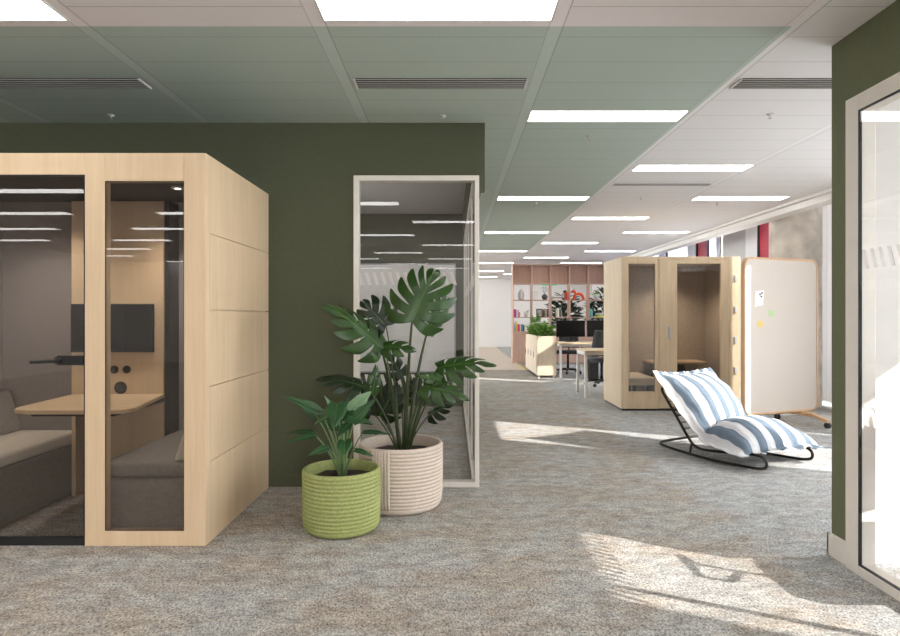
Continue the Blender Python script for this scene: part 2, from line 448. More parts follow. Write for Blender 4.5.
for v in b.bm.verts: v.co.x = min(max(v.co.x, XL+fw), XR-fw*.8)
b.build('glass_film', M['film'], w)
# glazing along the corridor side of the meeting room
w = sroot('window_2', (.17, 6.7, 0), 'beige framed glazing running back along the corridor side of the meeting room', 'glass partition')
b = MB()
for y in (5.35, 6.45, 7.55, 8.72): b.box(.152, .180, y-.02, y+.02, .046, ZT-.04)
b.box(.146, .186, F1, 8.8, ZT-.046, ZT); b.box(.146, .186, F1, 8.8, 0, .046)
b.build('window_frame', M['frame'], w, bevel=.002)
b = MB(); ys = [F1, 5.32, 5.38, 6.42, 6.48, 7.52, 7.58, 8.69]
for y0, y1 in zip(ys[::2], ys[1::2]): b.box(.162, .170, y0, y1, .046, ZT-.046)
b.build('pane', M['glass2'], w)
b = MB()
for z0, z1 in ((1.52, 1.615), (.75, .845)): dashes(b, (.1605, F1+.05, 0), (0, 1, 0), z0, z1, 60, .0585, .026, -.03, (0, 0, 0))
b.build('glass_film', M['film'], w)
struct(MB().box(.14, .24, WY+.11, 8.8, ZT, H).build('wall_corridor', M['green']), 'green header above the corridor glazing', 'wall')

# right hand green wall with glazing
RX = 2.04
struct(MB().box(RX, RX+.1, 3.178, 3.34, 0, H).build('wall_right', M['greenlit']), 'green end of the wall at the right edge', 'wall')
struct(MB().box(RX, RX+.1, -1.2, 3.178, 2.39, H).build('wall_right_header', M['greenlit']), 'green wall above the glazing at the right edge', 'wall')
b = MB(); b.box(RX-.016, RX, 3.178, 3.356, 0, .12); b.box(RX-.016, RX+.1, 3.34, 3.356, 0, .12)
struct(b.build('baseboard_right', M['frame'], bevel=.002), 'beige baseboard round the foot of the right green wall', 'baseboard')
w = sroot('window_3', (RX, 1.5, 0), 'large beige framed glass partition at the right edge', 'glass partition')
b = MB(); a0, a1 = RX-.03, RX+.06
b.box(a0, a1, 3.078, 3.178, 0, 2.39); b.box(a0, a1, -1.2, 3.078, 2.31, 2.39); b.box(a0, a1, -1.2, 3.078, 0, .05); b.box(a0, a0+.035, 2.31, 2.345, .05, 2.31); b.box(a0, a1, -.45, -.38, .05, 2.31)
b.build('window_frame', M['frame'], w, bevel=.004)
b = MB()
for y0, y1 in ((2.35, 3.078), (-.38, 2.30)): b.box(RX-.024, RX-.016, y0, y1, .05, 2.31)
b.build('pane', M['glass2'], w)
b = MB(); b.box(RX-.029, RX-.012, 3.0735, 3.078, .05, 2.31); b.box(RX-.029, RX-.012, 2.35, 3.0735, 2.305, 2.31); b.box(RX-.029, RX-.012, 2.35, 3.0735, .05, .055)
b.build('gasket', M['blackp'], w)
b = MB()
for z0, z1 in ((1.52, 1.615), (.75, .845)): dashes(b, (RX-.0155, 3.04, 0), (0, -1, 0), z0, z1, 28, .0585, .026, -.03, (.0005, 0, 0))
b.build('glass_film', M['film'], w)
struct(MB().box(RX+.1, 5.6, 3.24, 3.34, 0, H).build('wall_room_end', M['white']), 'white end wall of the room behind the right glazing', 'wall')
struct(MB().box(RX+.1, 5.6, 3.225, 3.24, 0, .11).build('baseboard_room', M['white']), 'white baseboard in the room behind the right glazing', 'baseboard')
struct(MB().box(RX, 5.6, -1.3, -1.2, 0, H).build('wall_room_rear', M['white']), 'white rear wall of the right room', 'wall')

# outer shell
struct(MB().box(-9, 5.9, 25.0, 25.2, 0, 3.6).build('wall_back', M['white']), 'white wall at the far end of the office', 'wall')
b = MB(); b.box(-9.2, -9, -10, 10, 0, 3.6); b.box(-9.2, -9, 10, 24.6, 0, .3); b.box(-9.2, -9, 10, 24.6, 2.7, 3.6); b.box(-9.2, -9, 24.6, 25.2, 0, 3.6)
for y in (13, 16, 19, 22): b.box(-9.2, -9, y-.15, y+.15, .3, 2.7)  # far openings, out of view, added to light the far end
struct(b.build('wall_outer_left', M['white']), 'white outer wall at the left with far openings added for light', 'wall')
b = MB(); b.box(-9, 1.5, -10.2, -10, 0, 3.6); b.box(1.5, 5.0, -10.2, -10, 0, .5); b.box(1.5, 5.0, -10.2, -10, 2.5, 3.6); b.box(5.0, 5.9, -10.2, -10, 0, 3.6)
b.box(3.1, 3.4, -10.2, -10, .5, 2.5)
struct(b.build('wall_front', M['white']), 'white wall with windows behind the viewer', 'wall')
struct(MB().box(-2.0, -1.0, -10.06, -10.01, .5, 2.7).build('wall_front_panel', M['red']), 'red window panel in the wall behind the viewer', 'wall panel')
# window wall: solid stretches between openings
WX0, WX1 = 5.6, 5.75
op = [(-9.6, -5.6), (-5.4, -1.4), (.30, 2.6), (3.79, 9.62), (9.85, 10.25)]
b = MB(); y = -10
for y0, y1 in op:
    b.box(WX0, WX1, y, y0, 0, 3.6); b.box(WX0, WX1, y0, y1, 0, .18); b.box(WX0, WX1, y0, y1, 3.5, 3.6); y = y1
b.box(WX0, WX1, y, 10.6, 0, 3.6)
b.box(WX0, WX1, 10.6, 20, 0, .18); b.box(WX0, WX1, 10.6, 20, 3.5, 3.6); b.box(WX0, WX1, 20, 25.2, 0, 3.6)
struct(b.build('wall_windows', M['white']), 'white window wall along the right side', 'wall')
wn = 4
for y0, y1 in op:
    w = sroot('window_%d' % wn, (WX0, y0, .18), 'tall clear window in the right side window wall', 'window'); wn += 1
    b = MB()
    ny = max(1, round((y1-y0)/1.3))
    ms = [y0+(y1-y0)*i/ny for i in range(ny+1)]
    if abs(y0-.30) < .01: ms = [y0, 1.85, y1]
    if abs(y0-3.79) < .01: ms = [y0, 5.13, 6.6, 8.2, y1]
    for q in ms: b.box(WX0+.03, WX0+.10, max(y0, q-.03), min(y1, q+.03), .18, 3.5)
    b.box(WX0+.03, WX0+.10, y0, y1, .18, .23); b.box(WX0+.03, WX0+.10, y0, y1, 3.45, 3.5)
    b.build('window_frame', M['winframe'], w)
    MB().box(WX0+.06, WX0+.066, y0+.03, y1-.03, .23, 3.0).build('pane', M['glass'], w)
# far windows with red and pale panels seen above the booth
w = sroot('window_%d' % wn, (WX0, 11, .18), 'far window band with red panels and white frames above the oak booth', 'window')
segs = [(10.6, 10.66, 'winframe'), (10.86, 10.92, 'winframe'), (10.92, 11.43, 'red'), (11.43, 11.87, 'winframe'), (11.87, 13.0, 'greypanel'), (13.0, 13.2, 'winframe'), (13.2, 13.66, 'frost'),
        (13.7, 14.3, 'red'), (14.36, 14.8, 'winframe'), (14.86, 16.3, 'frost'), (16.35, 16.9, 'winframe'), (16.95, 17.9, 'frost'), (17.9, 18.3, 'red'), (18.3, 18.8, 'winframe'), (18.85, 19.95, 'frost')]
for y0, y1, k in segs:
    nm = {'red': 'red_panel', 'winframe': 'window_frame', 'greypanel': 'grey_blind', 'frost': 'pane'}[k]
    dx = 0 if k == 'winframe' else .05
    MB().box(WX0+dx, WX0+dx+.04, y0, y1, .18, 3.5).build(nm, M[k], w)
b = MB()
for q in (11.44, 13.68, 14.32, 14.83, 16.32, 16.92, 18.82): b.box(WX0+.01, WX0+.09, q-.012, q+.012, .18, 3.5)
b.build('mullion', M['blackp'], w)
b = MB(); b.lathe([(.34, 0), (.34, 3.6)], (4.95, 8.97, 0), 40)
struct(b.build('column_1', M['concrete']), 'round raw concrete column beside the windows', 'column')

def curtain(y0, y1, label):
    b = MB(); n = int((y1-y0)/.018); rows = [.06, 1.0, 2.2, 3.45]; vs = []
    for i in range(n+1):
        yy = y0+(y1-y0)*i/n; xx = 5.36+.035*math.sin(yy*2*PI/.13)+.01*math.sin(yy*7)
        vs.append([b.bm.verts.new((xx, yy, z)) for z in rows])
    for i in range(n):
        for k in range(3): b._f([vs[i][k], vs[i+1][k], vs[i+1][k+1], vs[i][k+1]], True)
    t = thing('curtain', label, 'curtain', (5.36, y0, 0))
    b.build('cloth', M['curtain'], t)
    MB().box(5.33, 5.39, y0, y1, 3.45, 3.48).build('rail', M['winframe'], t)
curtain(5.10, 5.985, 'short white curtain over the window nearest the right wall')
curtain(6.085, 7.54, 'middle white curtain over the windows behind the pinboard')
curtain(7.60, 9.66, 'pale grey pleated curtain hanging behind the concrete column')

# ------------------------------------------------------------------ ceiling fittings
PX, PY = 1.186, 1.587
def light_unit(name, label, x0, y1, group):
    t = thing(name, label, 'ceiling light', (x0+.565, y1-.17, H-.004), 0, group)
    b = MB(); L, W = .565, .13
    b.box(-L, L, -W, -W+.012, 0, .004); b.box(-L, L, W-.012, W, 0, .004); b.box(-L, -L+.012, -W+.012, W-.012, 0, .004); b.box(L-.012, L, -W+.012, W-.012, 0, .004)
    b.build('frame', M['whitem'], t, world=False)
    MB().box(-L+.012, L-.012, -W+.012, W-.012, .001, .0038).build('diffuser', M['lamp'], t, world=False)
    return t
ordn = ['nearest', 'second', 'third', 'fourth', 'fifth', 'sixth', 'seventh', 'eighth', 'ninth', 'tenth', 'eleventh', 'twelfth', 'thirteenth', 'fourteenth']
coln = {-2: 'at the far left above the booth', -1: 'left of centre', 0: 'above the picture centre', 1: 'in the green ceiling block lane', 2: 'in the lane right of the green block', 3: 'in the lane next to the windows'}
proto = None
for n in range(-8, 14):
    for k in range(-7, 4):
        if (n+k) % 2: continue
        x0 = -.64+PX*k+(.05 if k == 2 else .07 if k == 3 else 0); y1 = 3.09+PY*n
        if k <= 0 and n >= 1: continue
        if k == 2 and n == 0: continue
        if k == 3 and n == 1: pass
        if k >= 2 and n <= 0 and y1 > -1.3 and False: continue
        if n < 0 or k < -2: lab = 'lit ceiling panel over the part of the office behind the viewer'; grp = 'ceiling lights behind the viewer'
        elif n == 0: lab = 'large bright ceiling panel cut by the top edge, %s' % coln[k]; grp = 'lit ceiling panels'
        else: lab = 'lit ceiling panel %s, %s row from viewer' % (coln[k], ordn[n]); grp = 'lit ceiling panels'
        if proto is None: proto = light_unit('ceiling_light', lab, x0, y1, grp)
        else: dup(proto, (x0+.565, y1-.17, H-.004), 0, lab, grp)

def vent(x0, x1, y0, y1, label, slots=4):
    t = thing('ceiling_vent', label, 'vent', ((x0+x1)/2, y0, H-.008), 0, 'slot air vents')
    MB().box(x0, x1, y0, y1, H-.006, H).build('backing', M['black'], t)
    b = MB(); n = slots+1; d = (y1-y0)/(2*n-1)*1.0
    for i in range(n): b.box(x0, x1, y0+2*i*d*.98, y0+2*i*d*.98+d*.35, H-.008, H-.0055)
    b.box(x0-.012, x0, y0, y1, H-.010, H-.001); b.box(x1, x1+.012, y0, y1, H-.010, H-.001)
    b.build('louvre', M['plaster'] if x1 < 1 else M['whitem'], t)
vent(-.60, .45, 3.79, 3.95, 'dark slotted air vent in the green ceiling above the monstera')
vent(-3.0, -1.93, 3.79, 3.95, 'dark slotted air vent above the left booth')
vent(1.77, 2.9, 3.79, 3.95, 'slotted air vent in the white ceiling at right')
vent(1.78, 2.84, 6.84, 6.92, 'thin closed slot vent in the white ceiling further back', 1)

t0 = None
for px, py, lab in ((111, 118, 'small sprinkler head on the ceiling above the left booth'), (443, 119, 'small sprinkler head on the ceiling near the green wall corner'),
                    (589, 139, 'small sprinkler on the green ceiling behind the near light panel'), (536, 206, 'tiny sprinkler on the green ceiling, mid distance'),
                    (512, 236, 'tiny sprinkler on the green ceiling, farthest one'), (770, 117, 'white sensor head on the white ceiling at right'),
                    (641, 200, 'tiny sprinkler on the white ceiling, left one'), (717, 206, 'tiny sprinkler on the white ceiling near the windows')):
    Y = 897/(315-py+3); X = (px-453)*Y/FL
    if t0 is None:
        t0 = thing('ceiling_sprinkler', lab, 'sprinkler', (X, Y, H), 0, 'ceiling sprinklers')
        MB().lathe([(0, 0), (.024, 0), (.024, -.005), (.007, -.008), (.007, -.018), (0, -.018)], n=16).build('escutcheon', M['whitem'], t0, world=False)
        b = MB(); b.tube([(-.006, 0, -.015), (-.008, 0, -.026), (0, 0, -.032), (.008, 0, -.026), (.006, 0, -.015)], .002, 6); b.lathe([(0, -.031), (.011, -.032), (.011, -.034), (0, -.034)], n=12)
        b.build('deflector', M['steel'], t0, world=False)
    else: dup(t0, (X, Y, H), 0, lab)

# ------------------------------------------------------------------ left meeting booth
BX0, BX1, BY0, BY1, BZ = -3.385, -1.385, 3.47, 4.655, 2.20
t = thing('meeting_booth', 'large birch clad meeting booth with smoked glass front at left', 'booth', ((BX0+BX1)/2, (BY0+BY1)/2, 0))
b = MB()
# front stiles and rails (flush)
fy0, fy1 = BY0, BY0+.06
b.box(BX0, -2.975, fy0, fy1, 0, BZ)
b.box(-2.0605, -1.949, fy0, fy1, 0, BZ-.0)
b.box(-1.5055, BX1+.0, fy0, fy1, 0, BZ)
b.box(-1.949, -1.5055, fy0, fy1, 2.043, BZ); b.box(-1.949, -1.5055, fy0, fy1, 0, .084)
b.box(-2.975, -2.0605, fy0, fy1, 2.079, BZ)
b.build('front_frame', M['birch'], t, bevel=.0015)
zs = [0, .457, .885, 1.32, 1.757, BZ]
for z0, z1 in zip(zs, zs[1:]):
    MB().box(BX1-.022, BX1, fy1, BY1, z0+(.002 if z0 else 0), z1-(.002 if z1 < BZ else 0)).build('side_panel', M['birch'], t)
b = MB(); b.box(BX0, BX0+.02, fy1, BY1, 0, BZ); b.box(BX0+.02, BX1-.022, BY1-.02, BY1, 0, BZ); b.box(BX1-.03, BX1-.024, fy1, BY1-.02, .05, BZ-.03)
b.build('shell', M['birch'], t)
b = MB(); b.box(BX0+.02, BX1-.03, fy1, BY1-.02, 2.13, BZ-.002); b.build('roof', M['darkceil'], t)
b = MB(); b.box(BX0+.02, BX1-.03, BY1-.06, BY1-.021, 0, 2.13); b.box(BX0+.021, BX0+.05, fy1, BY1-.06, 0, 2.13); b.box(BX1-.06, BX1-.031, fy1, BY1-.06, 0, 2.13)
b.build('fabric_lining', M['felt'], t)
d = MB().box(-2.965, -2.070, BY0+.012, BY0+.022, .045, 2.069).build('glass_door', M['booth'], t)
b = MB(); b.box(-2.974, -2.965, BY0+.006, BY0+.03, .0, 2.078); b.box(-2.070, -2.0615, BY0+.006, BY0+.03, 0, 2.078)
b.box(-2.965, -2.070, BY0+.006, BY0+.03, 2.069, 2.078); b.box(-2.965, -2.070, BY0+.006, BY0+.03, 0, .045)
b.build('door_frame', M['black'], t)
b = MB(); b.box(-2.215, -2.071, BY0-.006, BY0+.0118, 1.012, 1.066)
b.cyl((-2.195, BY0+.02, 1.038), (-2.195, BY0-.045, 1.038), .016, n=14); b.tube([(-2.19, BY0-.045, 1.038), (-2.24, BY0-.045, 1.036), (-2.335, BY0-.045, 1.032)], .010, 10)
b.box(-2.23, -2.19, BY0-.006, BY0+.0118, 1.03, 1.058)
b.build('door_handle', M['black'], d, bevel=.002)
MB().box(-1.949, -1.5055, BY0+.008, BY0+.016, .084, 2.043).build('window_pane', M['booth'], t)
b = MB(); b.box(-1.949, -1.945, BY0+.003, BY0+.0075, .084, 2.043); b.box(-1.5095, -1.5055, BY0+.003, BY0+.0075, .084, 2.043); b.box(-1.945, -1.5095, BY0+.003, BY0+.0075, 2.039, 2.043); b.box(-1.945, -1.5095, BY0+.003, BY0+.0075, .084, .088)
b.build('gasket', M['black'], t)
b = MB(); b.box(-2.72, -2.065, 4.42, 4.59, .70, 2.105); b.box(-2.56, -2.065, 4.42, 4.59, 0, .70); b.box(-2.72, -2.69, 4.42, 4.59, 0, .70); b.build('media_panel', M['birch'], t, bevel=.002)
MB().box(-2.062, -2.03, 4.43, 4.59, 0, 2.105).build('panel_edge', M['black'], t)
for x, z, r in ((-2.413, .905, .028), (-2.325, .905, .028), (-2.368, .775, .044)):
    p = MB(); p.lathe([(0, 0), (r, 0), (r, .006), (r*.8, .008), (r*.7, .004), (0, .004)], n=24)
    for v in p.bm.verts: v.co = Vector((x+v.co.x, 4.42-v.co.z, z+v.co.y))
    p.build('port', M['blackp'], t)
poly = [(-2.71, 4.42), (-2.66, 3.78), (-2.62, 3.70), (-2.52, 3.66), (-2.06, 3.66), (-1.96, 3.69), (-1.93, 3.76), (-1.95, 3.86), (-2.06, 4.42)]
tt = MB().prism(poly, .705, .73).build('table_top', M['birchx'], t, bevel=.004)
b = MB(); b.box(-2.55, -2.05, 3.75, 4.40, .68, .705); b.build('table_frame', M['black'], tt)
for x0, x1, s in ((-2.03, BX1-.061, 1), (BX0+.051, -2.74, -1)):
    bn = MB().box(x0, x1, 3.56, 4.59, 0, .36).build('bench', M['feltbench'], t, bevel=.012)
    MB().box(x0-.005, x1, 3.555, 4.59, .362, .445).build('seat_cushion', M['cream'] if s < 0 else M['feltbench'], bn, bevel=.02)
    xa, xb = (x1-.17, x1) if s > 0 else (x0+.17, x0)
    xc = x1-.07 if s > 0 else x0+.07
    q = MB()
    mt = Matrix(((1, 0, 0, 0), (0, 0, 1, 0), (0, 1, 0, 0), (0, 0, 0, 1)))
    q.prism([(xa, .447), (xb, .447), (xb, .75), (xc, .75)], 3.58, 4.57, mt)
    q.build('back_cushion', M['cream'] if s > 0 else M['feltbench'], bn, bevel=.015)
p = MB(); p.lathe([(0, 0), (.04, 0), (.04, -.012), (.028, -.014), (.026, -.006), (0, -.006)], (-1.80, 4.05, 2.129), 20)
sp_ = p.build('ceiling_spot', M['whitem'], t)
MB().lathe([(0, -.008), (.022, -.008), (.0, -.014)], (-1.80, 4.05, 2.129), 16).build('bulb', M['spot'], sp_)
def lamp(name, loc, power, size=.1, col=(1, .93, .84), typ='POINT', rot=None):
    l = bpy.data.lights.new(name, typ); l.energy = power; l.color = col
    if typ == 'POINT': l.shadow_soft_size = size
    if typ == 'SPOT': l.spot_size = 2.4; l.spot_blend = .8; l.shadow_soft_size = size
    o = bpy.data.objects.new(name, l); C.objects.link(o); o.location = loc
    return o
lamp('booth_lamp', (-1.80, 4.05, 2.08), 46, .03, typ='SPOT'); lamp('booth_lamp_left', (-2.9, 4.05, 2.08), 36, .03, typ='SPOT')
t = thing('wall_monitor', 'black wall screen on the birch panel inside the left booth', 'monitor', (-2.41, 4.41, 1.03))
MB().box(-2.70, -2.12, 4.375, 4.405, 1.03, 1.372).build('casing', M['blackp'], t, bevel=.003)
MB().box(-2.69, -2.13, 4.372, 4.376, 1.045, 1.362).build('screen', M['screen'], t)
MB().box(-2.55, -2.27, 4.405, 4.419, 1.1, 1.3).build('wall_mount', M['black'], t)

lamp('meeting_room_fill', (-2.0, 6.4, 2.4), 42, .25, (1, .97, .95))  # unseen fill light added to brighten the meeting room, no fitting there
# ------------------------------------------------------------------ oak phone booth at mid right
AX0, AX1, AY0, AY1, AZ = 2.295, 3.90, 8.35, 9.33, 2.08
t = thing('work_booth', 'blond oak two person booth with two tall glass panes beyond the rocker', 'booth', ((AX0+AX1)/2, (AY0+AY1)/2, 0))
Z0, Z1 = .26, 1.985
b = MB()
b.box(AX0, 2.392, AY0, AY0+.05, .03, AZ); b.box(2.748, 2.80, AY0, AY0+.05, .03, AZ)
b.box(2.392, 2.748, AY0, AY0+.05, .03, Z0); b.box(2.392, 2.748, AY0, AY0+.05, Z1, AZ)
b.box(3.74, AX1, AY0, AY0+.05, .03, AZ); b.box(2.80, 3.74, AY0, AY0+.05, 2.04, AZ)
b.build('front_frame', M['oak'], t, bevel=.003)
d = None
b = MB(); b.box(2.803, 3.045, AY0-.004, AY0+.045, .035, 2.037); b.box(3.63, 3.737, AY0-.004, AY0+.045, .035, 2.037); b.box(3.045, 3.63, AY0-.004, AY0+.045, .035, Z0); b.box(3.045, 3.63, AY0-.004, AY0+.045, Z1, 2.037)
d = b.build('door', M['oak'], t, bevel=.002)
MB().box(3.045, 3.63, AY0+.015, AY0+.022, Z0, Z1).build('door_pane', M['booth'], d)
MB().box(2.925, 2.955, AY0-.022, AY0-.004, .97, 1.135).build('door_handle', M['lgrey'], d, bevel=.004)
MB().box(2.392, 2.748, AY0+.015, AY0+.022, Z0, Z1).build('side_pane', M['booth'], t)
b = MB(); b.box(AX0, AX0+.03, AY0+.05, AY1, .03, AZ); b.box(AX1-.03, AX1, AY0+.05, AY1, .03, AZ); b.box(AX0+.03, AX1-.03, AY1-.03, AY1, .03, AZ); b.box(AX0+.03, AX1-.03, AY0+.05, AY1-.03, AZ-.06, AZ)
b.build('shell', M['oak'], t)
MB().box(AX0+.02, AX1-.02, AY0+.03, AY1-.02, 0, .03).build('plinth', M['blackp'], t)
b = MB(); b.box(AX0+.031, AX1-.031, AY1-.06, AY1-.031, .03, AZ-.06); b.box(AX0+.031, AX0+.05, AY0+.06, AY1-.06, .03, AZ-.06); b.box(AX1-.10, AX1-.031, AY0+.06, AY1-.06, .03, AZ-.06)
b.build('wool_lining', M['feltpod'], t)
b = MB()
for x in (2.45, 3.55):
    pass
s1 = MB().box(2.385, 2.80, AY0+.10, AY1-.065, .33, .44).build('seat', M['cream'], t, bevel=.02)
MB().box(2.39, 2.44, AY0+.10, AY1-.065, .441, .80).build('back_cushion', M['cream'], s1, bevel=.015)
b = MB()
for yy in (AY0+.14, AY1-.14): b.box(2.42, 2.46, yy, yy+.03, .03, .33); b.box(2.70, 2.74, yy, yy+.03, .03, .33)
b.build('seat_leg', M['blackp'], s1)
tb = MB().prism([(2.86, 9.25), (2.86, 8.80), (2.92, 8.72), (3.56, 8.72), (3.64, 8.80), (3.64, 9.25)], .60, .63).build('table_top', M['birchx'], t, bevel=.004)
mt = Matrix(((1, 0, 0, 0), (0, 0, 1, 0), (0, 1, 0, 0), (0, 0, 0, 1)))
MB().prism([(2.82, .03), (3.55, .03), (3.42, .598), (3.0, .598)], 9.12, 9.24, mt).build('table_base', M['mesh'], tb)
for z in (1.785, 1.365, .955, .545): MB().box(3.815, 3.85, AY0-.012, AY0, z-.045, z+.045).build('hinge', M['lgrey'], t, bevel=.002)
t.location.x -= .027
lamp('booth_lamp_right', (3.1, 8.70, 1.95), 62, .05, (1, .86, .68), 'SPOT')

# ------------------------------------------------------------------ mobile pinboard
def rrect(x0, x1, z0, z1, r, n=8):
    out = []
    for cx, cz, a in ((x1-r, z0+r, -90), (x1-r, z1-r, 0), (x0+r, z1-r, 90), (x0+r, z0+r, 180)):
        for i in range(n+1):
            q = math.radians(a+90*i/n); out.append((cx+r*math.cos(q), cz+r*math.sin(q)))
    return out
pc = Vector((3.835, 7.26, 0)); ang = math.atan2(.42, 1.05)
t = thing('mobile_pinboard', 'tall beige mobile pinboard with oak rim and castors beside the booth', 'pinboard', pc, ang)
mt = Matrix(((1, 0, 0, 0), (0, 0, 1, 0), (0, 1, 0, 0), (0, 0, 0, 1)))
HW = .585
o1 = rrect(-HW, HW, .15, 1.955, .10); o2 = rrect(-HW+.022, HW-.022, .172, 1.933, .08)
b = MB(); n = len(o1)
rings = [[b.bm.verts.new((x, y, z)) for x, z in o] for o, y in ((o2, -.028), (o1, -.028), (o1, .028), (o2, .028))]
for a, c in zip(rings, rings[1:]+rings[:1]):
    for i in range(n): b._f([a[i], a[(i+1) % n], c[(i+1) % n], c[i]])
b.build('rim', M['oakrim'], t, world=False, bevel=.004)
MB().prism(o2, -.02, .02, mt).build('board', M['pinboard'], t, world=False)
for s, x in ((0, HW-.245), (1, -HW+.14)):
    b = MB()
    for d_ in (-1, 1):
        b.bar((x, 0, .125), (x, d_*.16, .125), .05, .05); b.bar((x, d_*.14, .125), (x, d_*.35, .075), .045, .04)
    b.box(x-.03, x+.03, -.03, .03, .10, .152)
    ft = b.build('foot', M['oakrim'], t, world=False, bevel=.006)
    for d_ in (-1, 1):
        c = MB(); c.cyl((x-.022, d_*.335, .032), (x+.022, d_*.335, .032), .032, n=18); c.box(x-.012, x+.012, d_*.335-.012, d_*.335+.012, .03, .075)
        c.build('castor', M['blackp'], ft, world=False)
mw = Matrix.Translation(pc) @ Matrix.Rotation(ang, 4, 'Z')
def on_board(name, lab, cat, poly, m, thick=.002, off=0):
    q = MB(); q.prism(poly, -.0225-thick-off, -.0225-off, mw @ mt); o = q.build(name, m)
    # move the origin to the object
    cen = sum((v.co for v in o.data.vertices), Vector())/len(o.data.vertices)
    o.data.transform(Matrix.Translation(-cen)); o.location = cen
    return tag(o, lab, cat)
nt_ = thing('pinned_note', 'white paper sheet pinned at an angle to the beige board', 'note', (0, 0, 0))
q = MB(); q.prism([(-.43, 1.385), (-.30, 1.405), (-.285, 1.58), (-.42, 1.565)][::-1], -.0245, -.0225, mt)
bpy.context.view_layer.update()
nt_.location = mw @ Vector((-.365, -.03, 1.385)); nt_.rotation_euler = (0, 0, ang)
loc = Matrix.Translation((.365, .03, -1.385))
q.bm.transform(loc); q.build('sheet', M['paper'], nt_, world=False)
for x, z in ((-.355, 1.53), (-.325, 1.545), (-.335, 1.505)):
    q = MB(); q.ball((x+.365, -.0305+.03, z-1.385), .010, .007, .010, 10, 6); q.build('pin', M['black'], nt_, world=False)
on_board('sticky_note', 'light green sticky note on the beige board', 'note', [(-.215, 1.285), (-.145, 1.272), (-.133, 1.345), (-.203, 1.358)][::-1], M['noteg'])
on_board('sticky_note', 'ochre yellow sticky note on the beige board', 'note', [(-.38, 1.155), (-.31, 1.155), (-.31, 1.225), (-.38, 1.225)][::-1], M['notey'])

# ------------------------------------------------------------------ rocking lounger
W_ = Vector((.86, .51, 0)).normalized(); F_ = Vector((W_.y, -W_.x, 0))
R0 = Vector((1.95, 5.97, 0))+W_*.45           # back top centre on the floor plan
rot = math.atan2(W_.y, W_.x)
ctr = R0+F_*.5+Vector((-.035, -.09, 0))
t = thing('rocking_lounger', 'low rocking lounge chair with blue and white striped cushion and black tube frame', 'lounge chair', ctr, rot)
def L3(u, s, z): return (u, -(s-.5), z)      # local: x = across, -y = front
HU = .33; tr = .0125
def smoothpath(pts, n=6):
    out = []
    P_ = [Vector(p) for p in pts]; P_ = [2*P_[0]-P_[1]]+P_+[2*P_[-1]-P_[-2]]
    for i in range(1, len(P_)-2):
        for k in range(n):
            q = k/n; a, b_, c, d = P_[i-1], P_[i], P_[i+1], P_[i+2]
            out.append(.5*((2*b_)+(c-a)*q+(2*a-5*b_+4*c-d)*q*q+(3*b_-a-3*c+d)*q**3))
    out.append(P_[-2]); return out
def side(u):  # one continuous tube: runner, up-turn, seat rail, back rail
    return [L3(u, .0, .045), L3(u, .2, .027), L3(u, .5, .0135), L3(u, .8, .018), L3(u, .96, .026), L3(u, 1.03, .045), L3(u, 1.045, .085), L3(u, 1.02, .122), L3(u, .95, .135), L3(u, .75, .115), L3(u, .48, .088), L3(u, .36, .10), L3(u, .285, .165), L3(u, .145, .35), L3(u, -.012, .555)]
ra = side(-HU); rb = side(HU)
rear = [L3(-HU+.03, -.06, .055), L3(-HU+.12, -.085, .06), L3(0, -.09, .06), L3(HU-.12, -.085, .06), L3(HU-.03, -.06, .055)]
topx = [L3(HU-.01, -.028, .58), L3(HU-.06, -.038, .592), L3(0, -.038, .592), L3(-HU+.06, -.038, .592), L3(-HU+.01, -.028, .58)]
loop = smoothpath(ra[::-1]+rear+rb+topx+[ra[-1]], 5)
MB().tube(loop[:-1], tr, 10, closed=True).build('tube_frame', M['bronze'], t, world=False)
for u in (-HU, HU): MB().cyl(L3(u, .32, .122), L3(u, .30, .022), .010).build('strut', M['bronze'], t, world=False)
b = MB(); b.cyl(L3(-HU, .145, .35), L3(HU, .145, .35), .009); b.cyl(L3(-HU, .72, .112), L3(HU, .72, .112), .009); b.build('cross_bar', M['bronze'], t, world=False)
b = MB(); 
for z, s in ((.47, .053), (.42, .091), (.29, .190), (.24, .228)): b.bar(L3(-HU, s, z), L3(HU, s, z), .03, .004)
b.build('webbing', M['black'], t, world=False)
